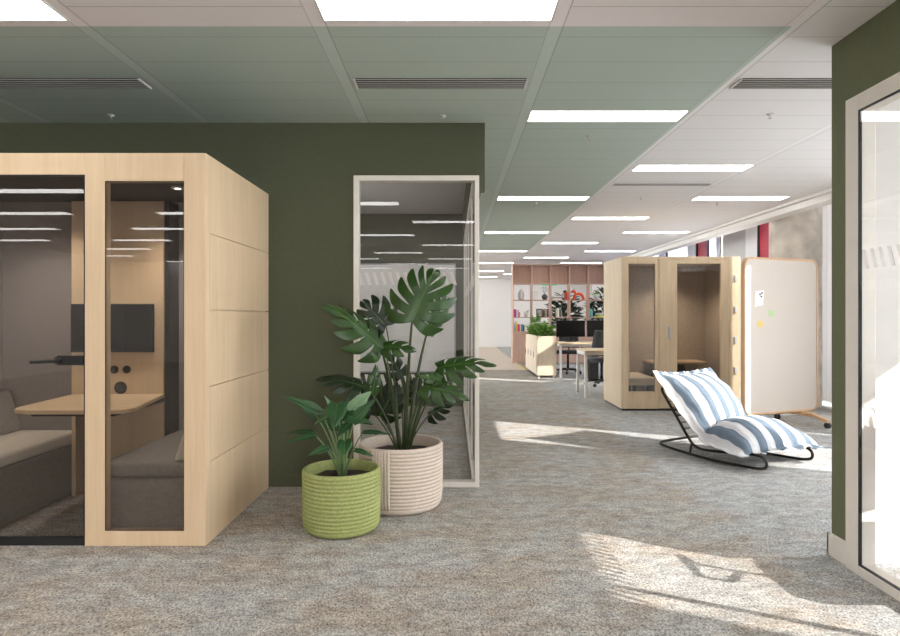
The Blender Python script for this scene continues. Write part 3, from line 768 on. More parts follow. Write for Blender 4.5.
# cushion: one long striped pillow folded at the crease
def cushion():
    b = MB(); bm = b.bm; uvl = bm.loops.layers.uv.new('UVMap')
    NU, NS = 48, 64
    B0, B1, B2 = Vector((-.05, .76)), Vector((.44, .215)), Vector((1.07, .165))  # s,z
    l1 = (B1-B0).length; l2 = (B2-B1).length; T = l1+l2
    fl = .05
    def centre(q):
        d = q*T
        if d < l1: return B0+(B1-B0)*(d/l1)
        return B1+(B2-B1)*((d-l1)/l2)
    n1 = Vector(((B1-B0).y, -(B1-B0).x)).normalized(); n1 = -n1 if n1.y < 0 else n1
    n2 = Vector(((B2-B1).y, -(B2-B1).x)).normalized(); n2 = -n2 if n2.y < 0 else n2
    grid = {}
    rs = random.Random(3)
    for sd in (0, 1):
        for i in range(NU+1):
            for j in range(NS+1):
                a = i/NU; q = j/NS; d = q*T
                u = (a-.5)*2
                c = centre(q)
                k = min(max((d-l1)/.16+.5, 0), 1); k = k*k*(3-2*k)
                nn = (n1*(1-k)+n2*k).normalized()
                # puff of each half, pinched at the flange
                half = .45; eu = min(1, max(0, (half*(1-abs(u))-fl)/(half-fl)))
                pu = (1-(1-eu)**2.6)**.62 if eu > 0 else 0
                if d < l1: e = min(1, max(0, (d-fl)/(l1-fl))); pv = (math.sin(PI*min(1, e*.93+.0))**.55) if e > 0 else 0; th = .185
                else: e = min(1, max(0, (T-d-fl)/(l2-fl))); pv = (math.sin(PI*min(1, e*.93))**.50) if e > 0 else 0; th = .20
                hgt = th*pu*pv
                # gathers near the flanges
                wr = .010*math.sin(u*41+1.3*math.sin(q*9))*(1-eu if pv > .3 else 1)*(1 if eu > 0 else .4)
                wr += .012*math.sin(a*52+math.sin(a*17)*2)*(1-min(1, pv*1.1))*(.3+min(1, pu*2))*(1 if q > .5 else .35)
                wr += .006*math.sin(q*46+u*5)*(1-eu)
                off = (hgt+wr*.9 if sd == 0 else -hgt*.16+wr*.4-.004)
                cc = c+nn*off
                kf = min(1, max(0, (d-l1)/l2)); ww = .43+.08*kf
                ww *= 1-.08*math.exp(-((d-l1)/.09)**2)
                skew = .095*u*kf-.045*kf
                x = u*ww
                # sagging corners, scalloped hem
                z = cc.y - (.03*abs(u)**3 if d > l1 else 0)
                s = cc.x + skew + (.018*math.sin(a*33) if q > .97 else 0)*(1 if sd == 0 else 1)
                # rounded, slightly drawn-in top edge between the two corners
                if q < .25: z -= .05*(1-u*u)*(1-q/.25)*.6
                grid[sd, i, j] = bm.verts.new(L3(x, s, max(z, .03)))
    def face(ids):
        f = bm.faces.new([grid[g] for g in ids]); f.smooth = True
        for lp, g in zip(f.loops, ids): lp[uvl].uv = (g[1]/NU, g[2]/NS)
    for i in range(NU):
        for j in range(NS):
            face([(0, i, j), (0, i+1, j), (0, i+1, j+1), (0, i, j+1)])
            face([(1, i, j+1), (1, i+1, j+1), (1, i+1, j), (1, i, j)])
    for j in range(NS):
        face([(0, 0, j), (0, 0, j+1), (1, 0, j+1), (1, 0, j)]); face([(1, NU, j), (1, NU, j+1), (0, NU, j+1), (0, NU, j)])
    for i in range(NU):
        face([(1, i, 0), (1, i+1, 0), (0, i+1, 0), (0, i, 0)]); face([(0, i, NS), (0, i+1, NS), (1, i+1, NS), (1, i, NS)])
    return b
cushion().build('cushion', M['stripe'], t, world=False)

# ------------------------------------------------------------------ plants
def leaf_mesh(L, W, nl, cut, gap, back=-38, fwd=60, curl=.12, fold=.12, droop=.18, rs=None, sweep=.30):
    """one leaf: base at origin, midrib along +y, face +z; lobes split from the edge inwards"""
    rs = rs or random.Random(1)
    b = MB(); b.norecalc = True; bm = b.bm
    NR = 9
    def zf(x, y):
        return fold*abs(x)-curl*(x*x)/(W*.5)*2-droop*(max(0, y)/L)**2*L
    for sgn in (-1, 1):
        ms = [L*.80*(i/nl)**1.1 for i in range(nl)]+[L*.9]
        th = [math.radians(back+(fwd-back)*(i/nl)**.9) for i in range(nl)]+[math.radians(84)]
        Rr = []
        for i in range(nl+1):
            q = i/nl
            Rr.append(W*.5*(.82+.32*math.sin(PI*min(1, q*1.2+.12)))*(1-.50*q*q) if i < nl else L*.13)
        def pt(i, r):
            x = math.cos(th[i])*Rr[i]*r; y = ms[i]+math.sin(th[i])*Rr[i]*r
            y += sweep*r*r*Rr[i]*(1 if i < nl else 0)
            return Vector((x, y, 0))
        for i in range(nl):
            g = gap*rs.uniform(.75, 1.2); ct = cut*rs.uniform(.85, 1.2); ln = rs.uniform(.92, 1.05); tw = rs.uniform(-.03, .03)*W
            rows = []
            for k in range(NR+1):
                r = k/NR
                e = max(0, (r-ct)/(1-ct)) if ct < 1 else 0
                re = r*(1+(ln-1)*e)
                A = pt(i, re); Bq = pt(i+1, re); A0, B0 = A.copy(), Bq.copy()
                if gap > 0 and e > 0:
                    f = g*min(1, e*5)*(.65+.35*e)
                    if i > 0: A = A0.lerp(B0, f)
                    if i < nl-1: Bq = B0.lerp(A0, f*.35)
                    if r > .74:
                        q = (r-.74)/.26
                        A = A.lerp(Bq, .62*q**2); Bq = Bq.lerp(A, .12*q**2)
                mid = (A+Bq)*.5
                if gap > 0 and r > .8: mid = mid+(mid-(pt(i, .7)+pt(i+1, .7))*.5)*.06
                row = []
                for v in (A, mid, Bq):
                    x, y = v.x*sgn, v.y
                    row.append(bm.verts.new((x, y, zf(x, y)+e*(tw-.10*W*e))))
                rows.append(row)
            for a, c in zip(rows, rows[1:]):
                for j in (0, 1):
                    q = [a[j], a[j+1], c[j+1], c[j]]
                    b._f(q if sgn > 0 else q[::-1], True)
    bmesh.ops.remove_doubles(bm, verts=bm.verts[:], dist=1e-5)
    b.mi = 1; hw = .010*W+.0012; pv = None          # raised midrib
    for k in range(9):
        y = L*.92*k/8; w_ = hw*(1-.8*k/8)
        cur = [bm.verts.new((-w_, y, zf(0, y)+.0022)), bm.verts.new((w_, y, zf(0, y)+.0022))]
        if pv: b._f([pv[0], pv[1], cur[1], cur[0]], True)
        pv = cur
    return b
def place_leaf(parent, mb, base, tip, normal, mat, name='leaf', solid=.0015):
    y = (tip-base).normalized(); n = Vector(normal); z = (n-y*n.dot(y)).normalized(); x = y.cross(z)
    mt = Matrix((x, y, z)).transposed().to_4x4(); mt.translation = base
    mb.bm.transform(mt)
    return mb.build(name, [mat, M['rib']], parent, solid=solid, sub=1)
def stalk(parent, a, m, bpt, r0, r1, mat, name='stem'):
    pts = [a.lerp(m, q).lerp(m.lerp(bpt, q), q) for q in [i/10 for i in range(11)]]
    MB().tube(pts, [r0+(r1-r0)*i/10 for i in range(11)], 8).build(name, mat, parent)

def ribbed_pot(parent, r, h, ribs, mat):
    prof = [(0, 0), (r*.80, .0), (r*.90, h*.03), (r*.965, h*.10)]
    z0, z1 = h*.10, h*.985
    for i in range(ribs):
        for k in range(6):
            q = k/6; z = z0+(z1-z0)*(i+q)/ribs
            bulge = r*.97+.03*r*min(1, (z-z0)/(h*.18))-.0 
            prof.append((min(r, bulge)-.006*(1-math.sin(PI*q)**.6)-.0, z))
    prof += [(r-.004, h*.99), (r-.008, h), (r-.022, h), (r-.026, h*.985), (r-.028, h*.6), (r-.03, h*.55), (0, h*.55)]
    MB().lathe(prof, n=72).build('pot', mat, parent, world=False)
    b = MB(); n = 28; rr = r-.029
    ring = [[b.bm.verts.new((rr*q*math.cos(2*PI*i/n), rr*q*math.sin(2*PI*i/n), h*.83+random.uniform(-.006, .008)+.012*(1-q))) for i in range(n)] for q in (1, .8, .6, .4, .2)]
    for a, c in zip(ring, ring[1:]):
        for i in range(n): b._f([a[i], a[(i+1) % n], c[(i+1) % n], c[i]], True)
    b._f(ring[-1])
    b.build('soil', M['soil'], parent, world=False)

# monstera in the beige pot
mc = Vector((-.354, 4.22, 0))
t = thing('potted_monstera', 'tall monstera with split leaves in a large beige ribbed pot', 'potted plant', mc)
ribbed_pot(t, .285, .432, 16, M['potb'])
b = MB()
for i in range(6):
    a = math.radians(247-11+i*4.4); b.tube([(.282*math.cos(a)*f, .282*math.sin(a)*f, z) for f, z in ((.965, .045), (1.0, .09), (1.005, .25), (1.005, .425))], .0105, 8)
b.build('seam_ribs', M['potb'], t, world=False)
rs = random.Random(11)
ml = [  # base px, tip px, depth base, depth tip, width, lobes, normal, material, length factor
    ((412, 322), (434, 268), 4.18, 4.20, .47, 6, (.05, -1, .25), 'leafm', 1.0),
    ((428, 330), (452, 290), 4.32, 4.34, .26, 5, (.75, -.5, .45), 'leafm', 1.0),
    ((386, 326), (362, 300), 4.42, 4.40, .30, 4, (.1, -1, .1), 'leafshade', 1.0),
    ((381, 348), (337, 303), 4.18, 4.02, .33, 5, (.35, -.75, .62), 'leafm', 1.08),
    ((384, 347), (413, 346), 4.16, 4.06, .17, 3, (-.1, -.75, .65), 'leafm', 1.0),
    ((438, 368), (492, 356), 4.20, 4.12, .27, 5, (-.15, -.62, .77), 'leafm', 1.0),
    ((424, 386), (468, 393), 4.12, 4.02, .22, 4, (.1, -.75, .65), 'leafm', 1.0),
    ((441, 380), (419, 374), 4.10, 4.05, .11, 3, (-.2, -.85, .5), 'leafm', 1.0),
    ((368, 388), (321, 371), 4.18, 4.06, .27, 5, (-.1, -.55, .83), 'leafshade', 1.0),
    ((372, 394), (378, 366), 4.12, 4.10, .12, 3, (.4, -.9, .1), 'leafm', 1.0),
    ((380, 416), (396, 386), 4.34, 4.30, .26, 4, (.0, -.95, .3), 'leafshade', 1.0),
    ((372, 412), (352, 390), 4.36, 4.38, .2, 4, (.0, -.95, .3), 'leafshade', 1.0),
    ((429, 415), (449, 402), 4.36, 4.30, .18, 4, (.0, -.6, .8), 'leafshade', 1.0),
    ((420, 400), (412, 378), 4.42, 4.44, .2, 4, (.0, -.95, .2), 'leafshade', 1.0),
    ((402, 376), (388, 352), 4.46, 4.48, .16, 3, (.2, -.9, .2), 'leafshade', 1.0)]
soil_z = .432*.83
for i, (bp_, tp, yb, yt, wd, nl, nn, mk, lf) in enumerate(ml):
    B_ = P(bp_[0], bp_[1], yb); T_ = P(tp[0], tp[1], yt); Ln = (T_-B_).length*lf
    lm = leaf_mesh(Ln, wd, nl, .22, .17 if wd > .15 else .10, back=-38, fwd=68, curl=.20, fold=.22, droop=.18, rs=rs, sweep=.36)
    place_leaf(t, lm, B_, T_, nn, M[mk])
    dx = (bp_[0]-405)
    A_ = Vector((mc.x+.015+dx*.0010, 4.22+rs.uniform(-.03, .05), soil_z-.01))
    Md = Vector((A_.x*.65+B_.x*.35, A_.y*.6+B_.y*.4, A_.z+(B_.z-A_.z)*.62))
    stalk(t, A_, Md, B_, .0165 if i in (0, 1, 3, 5) else .0062, .007 if i in (0, 1, 3, 5) else .004, M['stem'])

# arrow leaf plant in the green pot
gc = Vector((-.676, 3.765, 0))
t = thing('potted_arrow_plant', 'small leafy plant in an olive green ribbed felt pot', 'potted plant', gc)
ribbed_pot(t, .236, .368, 14, M['potg'])
al = [((321, 412), (283, 391), 3.78, 3.66, .105, (-.2, -.6, .8), 'leafa'), ((315, 414), (300, 403), 3.9, 3.92, .09, (-.3, -.8, .5), 'leafa'),
      ((333, 409), (324, 393), 3.88, 3.92, .04, (.6, -.7, .2), 'leafp'), ((345, 410), (348, 391), 3.9, 3.95, .05, (-.6, -.7, .2), 'leafa'),
      ((351, 411), (371, 389), 3.78, 3.78, .125, (-.35, -.9, .35), 'leafp'), ((354, 421), (376, 396), 3.70, 3.66, .09, (.1, -.9, .5), 'leafa'),
      ((337, 404), (334, 425), 3.74, 3.58, .145, (0, -.55, .8), 'leafa'), ((343, 415), (374, 421), 3.72, 3.64, .11, (.1, -.7, .7), 'leafa'),
      ((363, 432), (392, 431), 3.78, 3.74, .055, (.1, -.5, .85), 'leafa'), ((315, 435), (284, 440), 3.72, 3.60, .065, (-.1, -.6, .8), 'leafa'),
      ((312, 432), (283, 430), 3.86, 3.86, .06, (-.1, -.5, .85), 'leafa'), ((328, 447), (307, 454), 3.66, 3.58, .065, (-.1, -.7, .7), 'leafa'),
      ((345, 441), (344, 454), 3.64, 3.54, .105, (0, -.6, .8), 'leafa'), ((355, 450), (375, 454), 3.66, 3.62, .05, (.1, -.5, .85), 'leafa'),
      ((349, 424), (336, 436), 3.70, 3.62, .07, (0, -.6, .8), 'leafa'), ((329, 414), (312, 424), 3.70, 3.62, .07, (-.2, -.6, .8), 'leafa'),
      ((326, 420), (345, 432), 3.86, 3.80, .10, (0, -.7, .7), 'leafa')]
for i, (bp_, tp, yb, yt, wd, nn, mk) in enumerate(al):
    B_ = P(bp_[0], bp_[1], yb); T_ = P(tp[0], tp[1], yt); Ln = (T_-B_).length
    lm = leaf_mesh(Ln*.92, wd*.86, 4, 1, 0, back=-52, fwd=62, curl=.08, fold=.22, droop=.14, rs=rs)
    place_leaf(t, lm, B_, T_, nn, M[mk], solid=.001)
    A_ = Vector((gc.x+.005+(bp_[0]-341)*.0006, 3.79+rs.uniform(-.02, .02), .368*.83-.005))
    Md = Vector((A_.x*.7+B_.x*.3, A_.y*.7+B_.y*.3, A_.z+(B_.z-A_.z)*.6))
    stalk(t, A_, Md, B_, .0065, .003, M['stema'])

def clump(n, rad, h, mat, parent, leafL=.12, leafW=.045, seed=1, c=(0, 0, 0), up=.7, name='foliage'):
    r = random.Random(seed); b = MB(); b.norecalc = True
    for i in range(n):
        a = r.uniform(0, 2*PI); q = r.random()**.6; el = r.uniform(.1, 1.3)
        root = Vector((c[0]+rad*.9*q*math.cos(a), c[1]+rad*.9*q*math.sin(a), c[2]+h*r.uniform(.05, .95)*(1-.35*q)))
        d = Vector((math.cos(a)*math.cos(el), math.sin(a)*math.cos(el), math.sin(el)*up)).normalized()
        s = d.cross(Vector((0, 0, 1))).normalized(); nrm = s.cross(d)
        L = leafL*r.uniform(.7, 1.3); W = leafW*r.uniform(.7, 1.3)
        p = [root, root+d*L*.45+s*W*.5+nrm*.01, root+d*L-nrm*L*.18, root+d*L*.45-s*W*.5+nrm*.01]
        b._f([b.bm.verts.new(v) for v in p])
    return b.build(name, mat, parent, world=False)

# ------------------------------------------------------------------ desk area
t = thing('planter_cabinet', 'pale birch locker cabinet with planting trough on top beside the desks', 'cabinet', (1.92, 13.6, 0))
x0, x1, y0, y1 = 1.72, 2.10, 12.66, 14.6; BW = M['birch']; M['birch'] = M['pale']
b = MB(); b.box(x0, x1, y0, y1, .06, .70); b.box(x0-.005, x1+.005, y0-.005, y0+.02, .70, .86); b.box(x0-.005, x1+.005, y1-.02, y1, .70, .86); b.box(x0-.005, x0+.015, y0+.02, y1-.02, .70, .86); b.box(x1-.015, x1+.005, y0+.02, y1-.02, .70, .86)
b.build('body', M['birch'], t, bevel=.003)
for i in range(4):
    ya = y0+.03+i*.475; d = MB().box(x0-.014, x0-.001, ya, ya+.455, .08, .69).build('door', M['birch'], t, bevel=.002)
    MB().box(x0-.024, x0-.014, ya+.40, ya+.415, .40, .52).build('handle', M['black'], d)
for x in (x0+.04, x1-.04):
    for y in (y0+.05, y1-.05): MB().box(x-.02, x+.02, y-.02, y+.02, 0, .06).build('leg', M['birch'], t)
MB().box(x0+.016, x1-.016, y0+.021, y1-.021, .78, .83).build('soil', M['soil'], t); M['birch'] = BW
for i, (yy, hh, lab) in enumerate(((12.95, .24, 'bright green fern at the near end of the birch planter'), (13.6, .26, 'bright green fern in the middle of the birch planter'), (14.2, .24, 'bright green fern at the far end of the birch planter'))):
    f = thing('fern', lab, 'plant', (1.91, yy, .83), 0, 'ferns in the birch planter')
    clump(210, .15, hh, M['fern'], f, .17, .045, 20+i)
    b = MB()
    for k in range(8):
        a = k*.8; b.tube([(0, 0, -.01), (.05*math.cos(a), .05*math.sin(a), .1), (.12*math.cos(a), .12*math.sin(a), .17)], .003, 5)
    b.build('stem', M['stema'], f, world=False)
clump(40, .09, .20, M['fern'], f, .12, .06, 41, (-.05, -.25, .24), name='tall_sprig'); MB().tube([(-.02, -.1, -.01), (-.04, -.2, .2), (-.05, -.25, .42)], .005, 6).build('stem', M['stema'], f, world=False)

def desk(x0, x1, y0, y1, label):
    t = thing('desk', label, 'desk', ((x0+x1)/2, (y0+y1)/2, 0))
    MB().box(x0, x1, y0, y1, .715, .74).build('desk_top', M['oak'], t, bevel=.003)
    for x in (x0+.03, x1-.03):
        for y, s in ((y0+.05, 1), (y1-.05, -1)):
            MB().bar((x, y, 0), (x, y+s*.06, .69), .05, .04, (1, 0, 0)).build('leg', M['whitem'], t)
    b = MB(); b.box(x0+.01, x0+.05, y0+.08, y1-.08, .66, .713); b.box(x1-.05, x1-.01, y0+.08, y1-.08, .66, .713); b.box(x0+.05, x1-.05, y0+.12, y0+.16, .66, .713)
    b.build('desk_frame', M['whitem'], t)
desk(2.05, 3.75, 9.62, 10.40, 'near oak topped desk with white legs, partly behind the oak booth')
desk(2.12, 4.6, 12.30, 13.10, 'far oak topped desk with black monitors beside the birch planter')

def make_monitor(label, loc, rz=0):
    t = thing('monitor', label, 'monitor', loc, rz, 'black desk monitors')
    MB().box(-.30, .30, -.012, .018, .10, .44).build('casing', M['blackp'], t, world=False, bevel=.004)
    MB().box(-.292, .292, -.0145, -.012, .108, .432).build('screen', M['screen'], t, world=False)
    b = MB(); b.box(-.03, .03, .02, .04, .0, .3); b.build('stand', M['black'], t, world=False)
    MB().box(-.11, .11, -.06, .10, 0, .012).build('foot', M['black'], t, world=False, bevel=.003)
    return t
m0 = make_monitor('black monitor on the far desk, left one, next to the planter', (2.44, 12.86, .741))
dup(m0, (3.08, 12.86, .741), 0, 'black monitor on the far desk next to the oak booth edge')
t = thing('computer_tower', 'black computer tower standing under the far desk', 'computer', (2.80, 12.55, 0))
MB().box(2.72, 2.90, 12.35, 12.75, .0, .47).build('casing', M['blackp'], t, bevel=.006)
MB().box(2.73, 2.89, 12.343, 12.35, .02, .45).build('front_panel', M['black'], t)

def make_chair(label, loc, rz):
    t = thing('office_chair', label, 'office chair', loc, rz, 'black office chairs')   # faces +y
    for k in range(5):
        a = 2*PI*k/5+.3; e = (.29*math.cos(a), .29*math.sin(a), .075)
        l = MB().tube([(0, 0, .10), (e[0]*.6, e[1]*.6, .09), e], [.025, .02, .014], 8).build('base_arm', M['blackp'], t, world=False)
        MB().cyl((e[0]-.02*math.sin(a), e[1]+.02*math.cos(a), .03), (e[0]+.02*math.sin(a), e[1]-.02*math.cos(a), .03), .03, n=14).build('castor', M['blackp'], l, world=False)
    MB().cyl((0, 0, .08), (0, 0, .44), .025, n=14).build('column', M['black'], t, world=False)
    b = MB(); b.prism(rrect(-.25, .25, -.24, .25, .08), .44, .51); b.build('seat', M['mesh'], t, world=False, bevel=.02)
    b = MB(); n = 10; vs = []
    for i in range(n+1):
        for j in range(7):
            z = .56+.46*i/n; x = (-.5+j/6)*.44*(1-.15*(i/n)**2)
            vs.append(b.bm.verts.new((x, -.26-.05*(i/n)+.08*(x*x)/.05+.03*math.sin(PI*i/n)-.02, z)))
    for i in range(n):
        for j in range(6): b._f([vs[i*7+j], vs[i*7+j+1], vs[i*7+j+8], vs[i*7+j+7]], True)
    b.build('backrest', M['mesh'], t, world=False, solid=.03)
    MB().tube([(0, -.1, .43), (0, -.27, .46), (0, -.30, .60), (0, -.31, .8)], .02, 8).build('back_support', M['black'], t, world=False)
    for s in (-1, 1):
        MB().tube([(s*.25, -.05, .46), (s*.31, -.05, .50), (s*.31, -.05, .66), (s*.31, -.16, .68), (s*.31, .12, .68), (s*.31, .12, .60), (s*.31, -.03, .54)], .015, 8).build('armrest', M['blackp'], t, world=False)
    return t
c0 = make_chair('black mesh office chair between the two desks', (2.72, 11.35, 0), 0)
dup(c0, (2.55, 13.75, 0), PI*.92, 'black office chair behind the far desk')
dup(c0, (2.58, 2.66, 0), PI, 'office chair in the glazed room right of the picture, only its shadow visible', None)

# ------------------------------------------------------------------ shelving
SX0, SY0, SY1 = 1.59, 16.4, 16.75
t = thing('shelving_unit', 'rosy oak open shelving unit dividing the far end of the office', 'shelf', (2.9, 16.57, 0))
nc = 6; pit = .503
b = MB()
for i in range(nc+1): b.box(SX0+i*pit-.014, SX0+i*pit+.014, SY0, SY1, .0, 2.62)
b.build('upright', M['pink'], t)
b = MB()
for z in (2.62, 2.126, 1.685, 1.226, .845): b.box(SX0-.014, SX0+nc*pit+.014, SY0-.003, SY1, z-.012, z+.012)
b.build('shelf_board', M['pink'], t)
for i in range(nc):
    MB().box(SX0+i*pit+.015, SX0+(i+1)*pit-.015, SY0+.20, SY0+.22, 2.139, 2.607).build('upper_panel', M['pink'], t)
    MB().box(SX0+i*pit+.015, SX0+(i+1)*pit-.015, SY0+.002, SY0+.02, .03, .832).build('lower_door', M['pink'], t)
S1, S2, S3 = 1.698, 1.239, .858
def cx(i, f): return SX0+i*pit+f*pit
YS = SY0+.14
bk0 = None
def book(x, z, w, h, col, lab, grp, d=.16, lean=0):
    t = thing('book', lab, 'book', (x, YS, z), 0, grp)
    b = MB(); b.box(-w/2, -w/2+.003, -d/2, d/2, 0, h); b.box(w/2-.003, w/2, -d/2, d/2, 0, h); b.box(-w/2+.003, w/2-.003, -d/2, -d/2+.004, 0, h)
    b.build('cover', BOOK[col], t, world=False)
    MB().box(-w/2+.003, w/2-.003, -d/2+.004, d/2-.004, .003, h-.004).build('pages', M['paper'], t, world=False)
cn = ['magenta', 'violet', 'coral', 'yellow', 'red', 'dark teal', 'navy', 'cream', 'orange', 'pale green', 'taupe', 'black']
def row(i, f, z, spec, where, grp):
    x = cx(i, f)
    for j, (w, h, c) in enumerate(spec):
        book(x+w/2, z, w, h, c, '%s upright book %s' % (cn[c], where), grp); x += w+.002
row(0, .05, S2, [(.035, .21, 0), (.03, .2, 1), (.03, .18, 7), (.03, .19, 2), (.035, .13, 10)], 'on the middle shelf, leftmost bay', 'books on the middle shelf')
row(0, .10, S3, [(.03, .2, 7), (.035, .26, 3), (.03, .2, 0), (.03, .19, 4), (.03, .15, 7), (.03, .18, 5), (.03, .19, 6), (.025, .16, 11), (.03, .18, 9)], 'on the bottom open shelf, leftmost bay', 'books on the bottom shelf')
row(1, .70, S2, [(.05, .21, 10), (.04, .2, 11)], 'in the second bay of the middle shelf', 'books on the middle shelf')
row(2, .30, S2, [(.03, .22, 9), (.04, .24, 7), (.04, .2, 11), (.03, .17, 10)], 'in the third bay of the middle shelf', 'books on the middle shelf')
row(2, .79, S1, [(.035, .2, 4), (.03, .21, 8)], 'at the right of the third bay, top open shelf', 'books on the top shelf')
for j, (w, h, c) in enumerate(((.24, .035, 7), (.22, .03, 10), (.23, .035, 7))):
    tb_ = thing('book', ('lowest', 'middle', 'topmost')[j]+' lying book of the stack in the third bay, top open shelf', 'book', (cx(2, .36), YS, S1+.037*j), 0, 'stacked lying books')
    b = MB(); b.box(-w/2, w/2, -.09, .09, 0, .003); b.box(-w/2, w/2, -.09, .09, h-.003, h); b.box(-w/2, w/2, -.09, -.086, .003, h-.003); b.build('cover', BOOK[c], tb_, world=False)
    MB().box(-w/2+.004, w/2-.004, -.086, .086, .003, h-.003).build('pages', M['paper'], tb_, world=False)
def lathe_thing(name, lab, cat, x, z, prof, m, n=20):
    o = MB().lathe(prof, n=n).build(name, m); o.location = (x, YS, z); return tag(o, lab, cat)
lathe_thing('vase', 'pale bulbous vase on the top open shelf, leftmost bay', 'vase', cx(0, .45), S1, [(0, 0), (.05, 0), (.075, .05), (.085, .13), (.07, .2), (.035, .25), (.03, .28), (.022, .28), (.02, .2), (0, .2)], M['ceramw'])
t = thing('box_file', 'cream box on the top open shelf, second bay', 'box', (cx(1, .18), YS, S1))
MB().box(-.07, .07, -.08, .08, 0, .19).build('body', BOOK[7], t, world=False, bevel=.003); MB().box(-.072, .072, -.082, .082, .19, .215).build('lid', BOOK[9], t, world=False, bevel=.003)
t = thing('round_vase_with_sprigs', 'charcoal ball vase with green sprigs on the top open shelf', 'vase', (cx(1, .70), YS, S1))
MB().lathe([(0, 0), (.045, 0), (.08, .05), (.078, .1), (.04, .14), (.035, .15), (.025, .15), (.03, .1), (0, .1)], n=20).build('vase', M['ceramg'], t, world=False)
clump(22, .07, .16, M['fern'], t, .05, .03, 5, (0, 0, .2), name='leaf_sprigs')
b = MB()
for k in range(5): b.tube([(0, 0, .12), (.03*math.cos(k*1.3), .02*math.sin(k*1.3), .22), (.08*math.cos(k*1.3), .05*math.sin(k*1.3), .32)], .003, 5)
b.build('stem', M['stema'], t, world=False)
t = thing('desk_clock', 'small black cased clock beside the stacked books', 'clock', (cx(2, .68), YS, S1))
MB().box(-.035, .035, -.04, .04, 0, .15).build('case', M['black'], t, world=False, bevel=.006); MB().box(-.027, .027, -.042, -.04, .05, .14).build('dial', M['ceramw'], t, world=False)
# orange ornament: plain generic stand-in
t = thing('orange_ornament', 'glossy orange arched ornament on the top open shelf', 'ornament', (cx(3, .5), YS, S1))
b = MB(); b.tube(smoothpath([(-.13, 0, .03), (-.11, 0, .10), (-.05, 0, .155), (.04, 0, .155), (.10, 0, .10), (.13, 0, .03)], 6), .036, 14); b.build('arch', M['orange'], t, world=False)
for x in (-.13, .13):
    b = MB(); b.ball((x, 0, .03), .045, .045, .03); b.build('foot', M['orange'], t, world=False)
b = MB(); b.ball((-.13, 0, .215), .065, .045, .04); b.tube([(-.075, 0, .15), (-.10, 0, .20)], .03, 10); b.build('knob', M['orange'], t, world=False)
def small_pot(lab, x, z, pm, lm, r=.075, h=.12, n=26, seed=1):
    t = thing('small_pot_plant', lab, 'potted plant', (x, YS, z), 0, 'small plants on the shelves')
    MB().lathe([(0, 0), (r*.75, 0), (r, h), (r*.9, h), (r*.85, h*.8), (0, h*.8)], n=18).build('pot', pm, t, world=False)
    clump(n, r*1.1, .08, lm, t, .07, .03, seed, (0, 0, h*.8))
small_pot('pale pot with short green tufts, top open shelf near the booth', cx(4, .45), S1, M['ceramw'], M['fern'], .09, .15, 40, 3)
small_pot('small pale pot plant, middle shelf, leftmost bay', cx(0, .72), S2, M['ceramw'], M['fern'], .06, .11, 24, 4)
t = thing('picture_frame', 'dark framed picture on the middle shelf, second bay', 'picture frame', (cx(1, .42), YS, S2))
MB().box(-.085, .085, -.012, .012, 0, .22).build('frame', M['ceramg'], t, world=False, bevel=.004); MB().box(-.06, .06, -.014, -.012, .03, .19).build('print', M['lgrey'], t, world=False)
t = thing('wooden_ornament', 'brown carved ornament on the middle shelf, second bay', 'ornament', (cx(1, .62), YS-.05, S2))
b = MB(); b.lathe([(0, 0), (.035, 0), (.02, .03), (.035, .09), (.045, .15), (.02, .2), (0, .21)], n=14); b.build('body', M['brown'], t, world=False); MB().lathe([(0, -.0), (.04, 0), (.04, .012), (0, .012)], n=14).build('plinth', M['black'], t, world=False)
lathe_thing('vase', 'teal cylinder vase on the middle shelf near the booth', 'vase', cx(4, .15), S2, [(0, 0), (.045, 0), (.05, .1), (.04, .2), (.03, .22), (.022, .22), (.03, .1), (0, .1)], M['teal'])
t = thing('bowl', 'white bowl on a lime tray, middle shelf near the booth', 'bowl', (cx(4, .62), YS, S2))
MB().lathe([(0, 0), (.05, 0), (.11, .08), (.105, .08), (.05, .012), (0, .012)], (0, 0, .03), 20).build('bowl_body', M['ceramw'], t, world=False); MB().lathe([(0, 0), (.14, 0), (.15, .03), (.14, .03), (.13, .012), (0, .012)], n=24).build('tray', M['lime'], t, world=False)
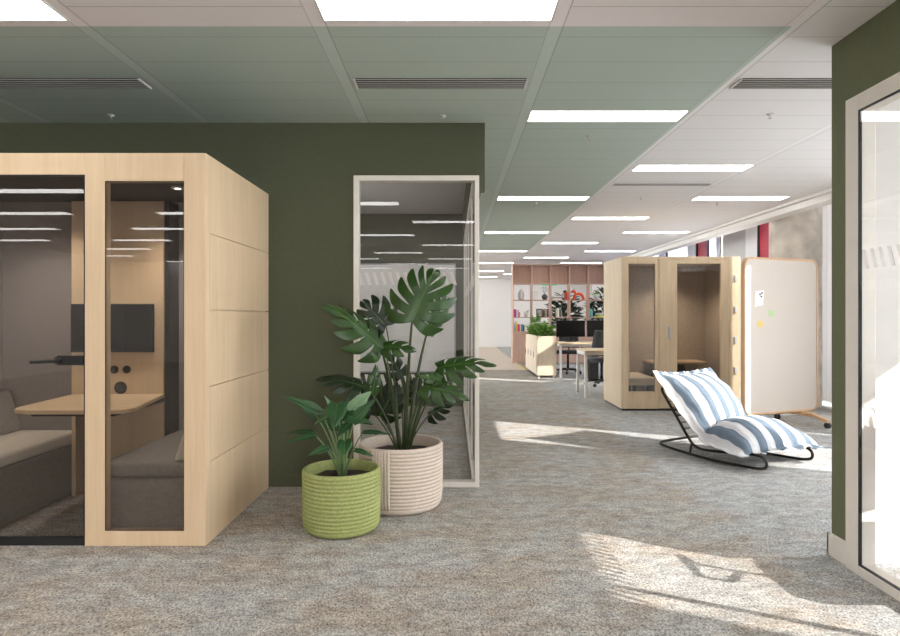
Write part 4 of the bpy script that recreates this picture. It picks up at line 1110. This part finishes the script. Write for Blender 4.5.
# plants beyond the shelf
for i, (x, lab) in enumerate(((3.15, 'tall dark bushy plant behind the shelving, left one'), (4.25, 'tall dark bushy plant behind the shelving, near the booth'))):
    t = thing('indoor_tree', lab, 'potted plant', (x, 17.50, 0), 0, 'dark plants behind the shelving')
    MB().lathe([(0, 0), (.2, 0), (.25, .42), (.23, .42), (.22, .36), (0, .36)], n=24).build('pot', M['ceramg'], t, world=False)
    MB().tube([(0, 0, .3), (.03, 0, .8), (0, .02, 1.5)], [.035, .03, .02], 8).build('trunk', M['brown'], t, world=False)
    clump(330, .40, 1.25, M['bush'], t, .24, .10, 60+i, (0, 0, .85), .6)
t = thing('exit_sign', 'small green lit exit sign hanging far behind the shelving', 'sign', (2.95, 19.0, 2.2))
MB().box(2.72, 3.18, 18.98, 19.02, 2.20, 2.34).build('panel', M['greensign'], t, bevel=.004)
b = MB(); b.box(2.90, 3.05, 18.975, 18.98, 2.255, 2.285); b.prism([(0, 0), (.07, .045), (0, .09)], 0, .005, Matrix.Translation((3.05, 18.98, 2.225)) @ Matrix.Rotation(PI/2, 4, 'X')); b.build('arrow', M['signwhite'], t)
b = MB(); b.cyl((2.8, 19, 2.34), (2.8, 19, H), .006, n=6); b.cyl((3.1, 19, 2.34), (3.1, 19, H), .006, n=6); b.build('hanger', M['steel'], t)

# ------------------------------------------------------------------ light, sky, camera
sun = bpy.data.lights.new('sun', 'SUN'); sun.energy = 11.0; sun.angle = math.radians(.5); sun.color = (1, .96, .90)
so = bpy.data.objects.new('sun', sun); C.objects.link(so)
sd = Vector((-.893, .451, -.58)).normalized()
so.rotation_euler = sd.to_track_quat('-Z', 'Y').to_euler(); so.location = (10, -4, 8)
wd = bpy.data.worlds.new('sky'); bpy.context.scene.world = wd; wd.use_nodes = True
nt = wd.node_tree; bg = nt.nodes['Background']
bg.inputs['Color'].default_value = (.93, .97, 1.0, 1); bg.inputs['Strength'].default_value = 16.5
cam = bpy.data.cameras.new('camera'); co = bpy.data.objects.new('camera', cam); C.objects.link(co)
co.location = (0, 0, CAMZ); co.rotation_euler = (PI/2, 0, 0)
cam.sensor_width = 36; cam.lens = 36*FL/900; cam.shift_x = -3/900; cam.shift_y = -3/900
cam.clip_start = .05
sc = bpy.context.scene; sc.camera = co
sc.view_settings.view_transform = 'Standard'; sc.view_settings.look = 'None'; sc.view_settings.exposure = 0.0
cy = sc.cycles
cy.max_bounces = 10; cy.diffuse_bounces = 5; cy.glossy_bounces = 4; cy.transparent_max_bounces = 24; cy.transmission_bounces = 6
cy.caustics_reflective = False; cy.caustics_refractive = False; cy.sample_clamp_indirect = 4
cy.use_denoising = True
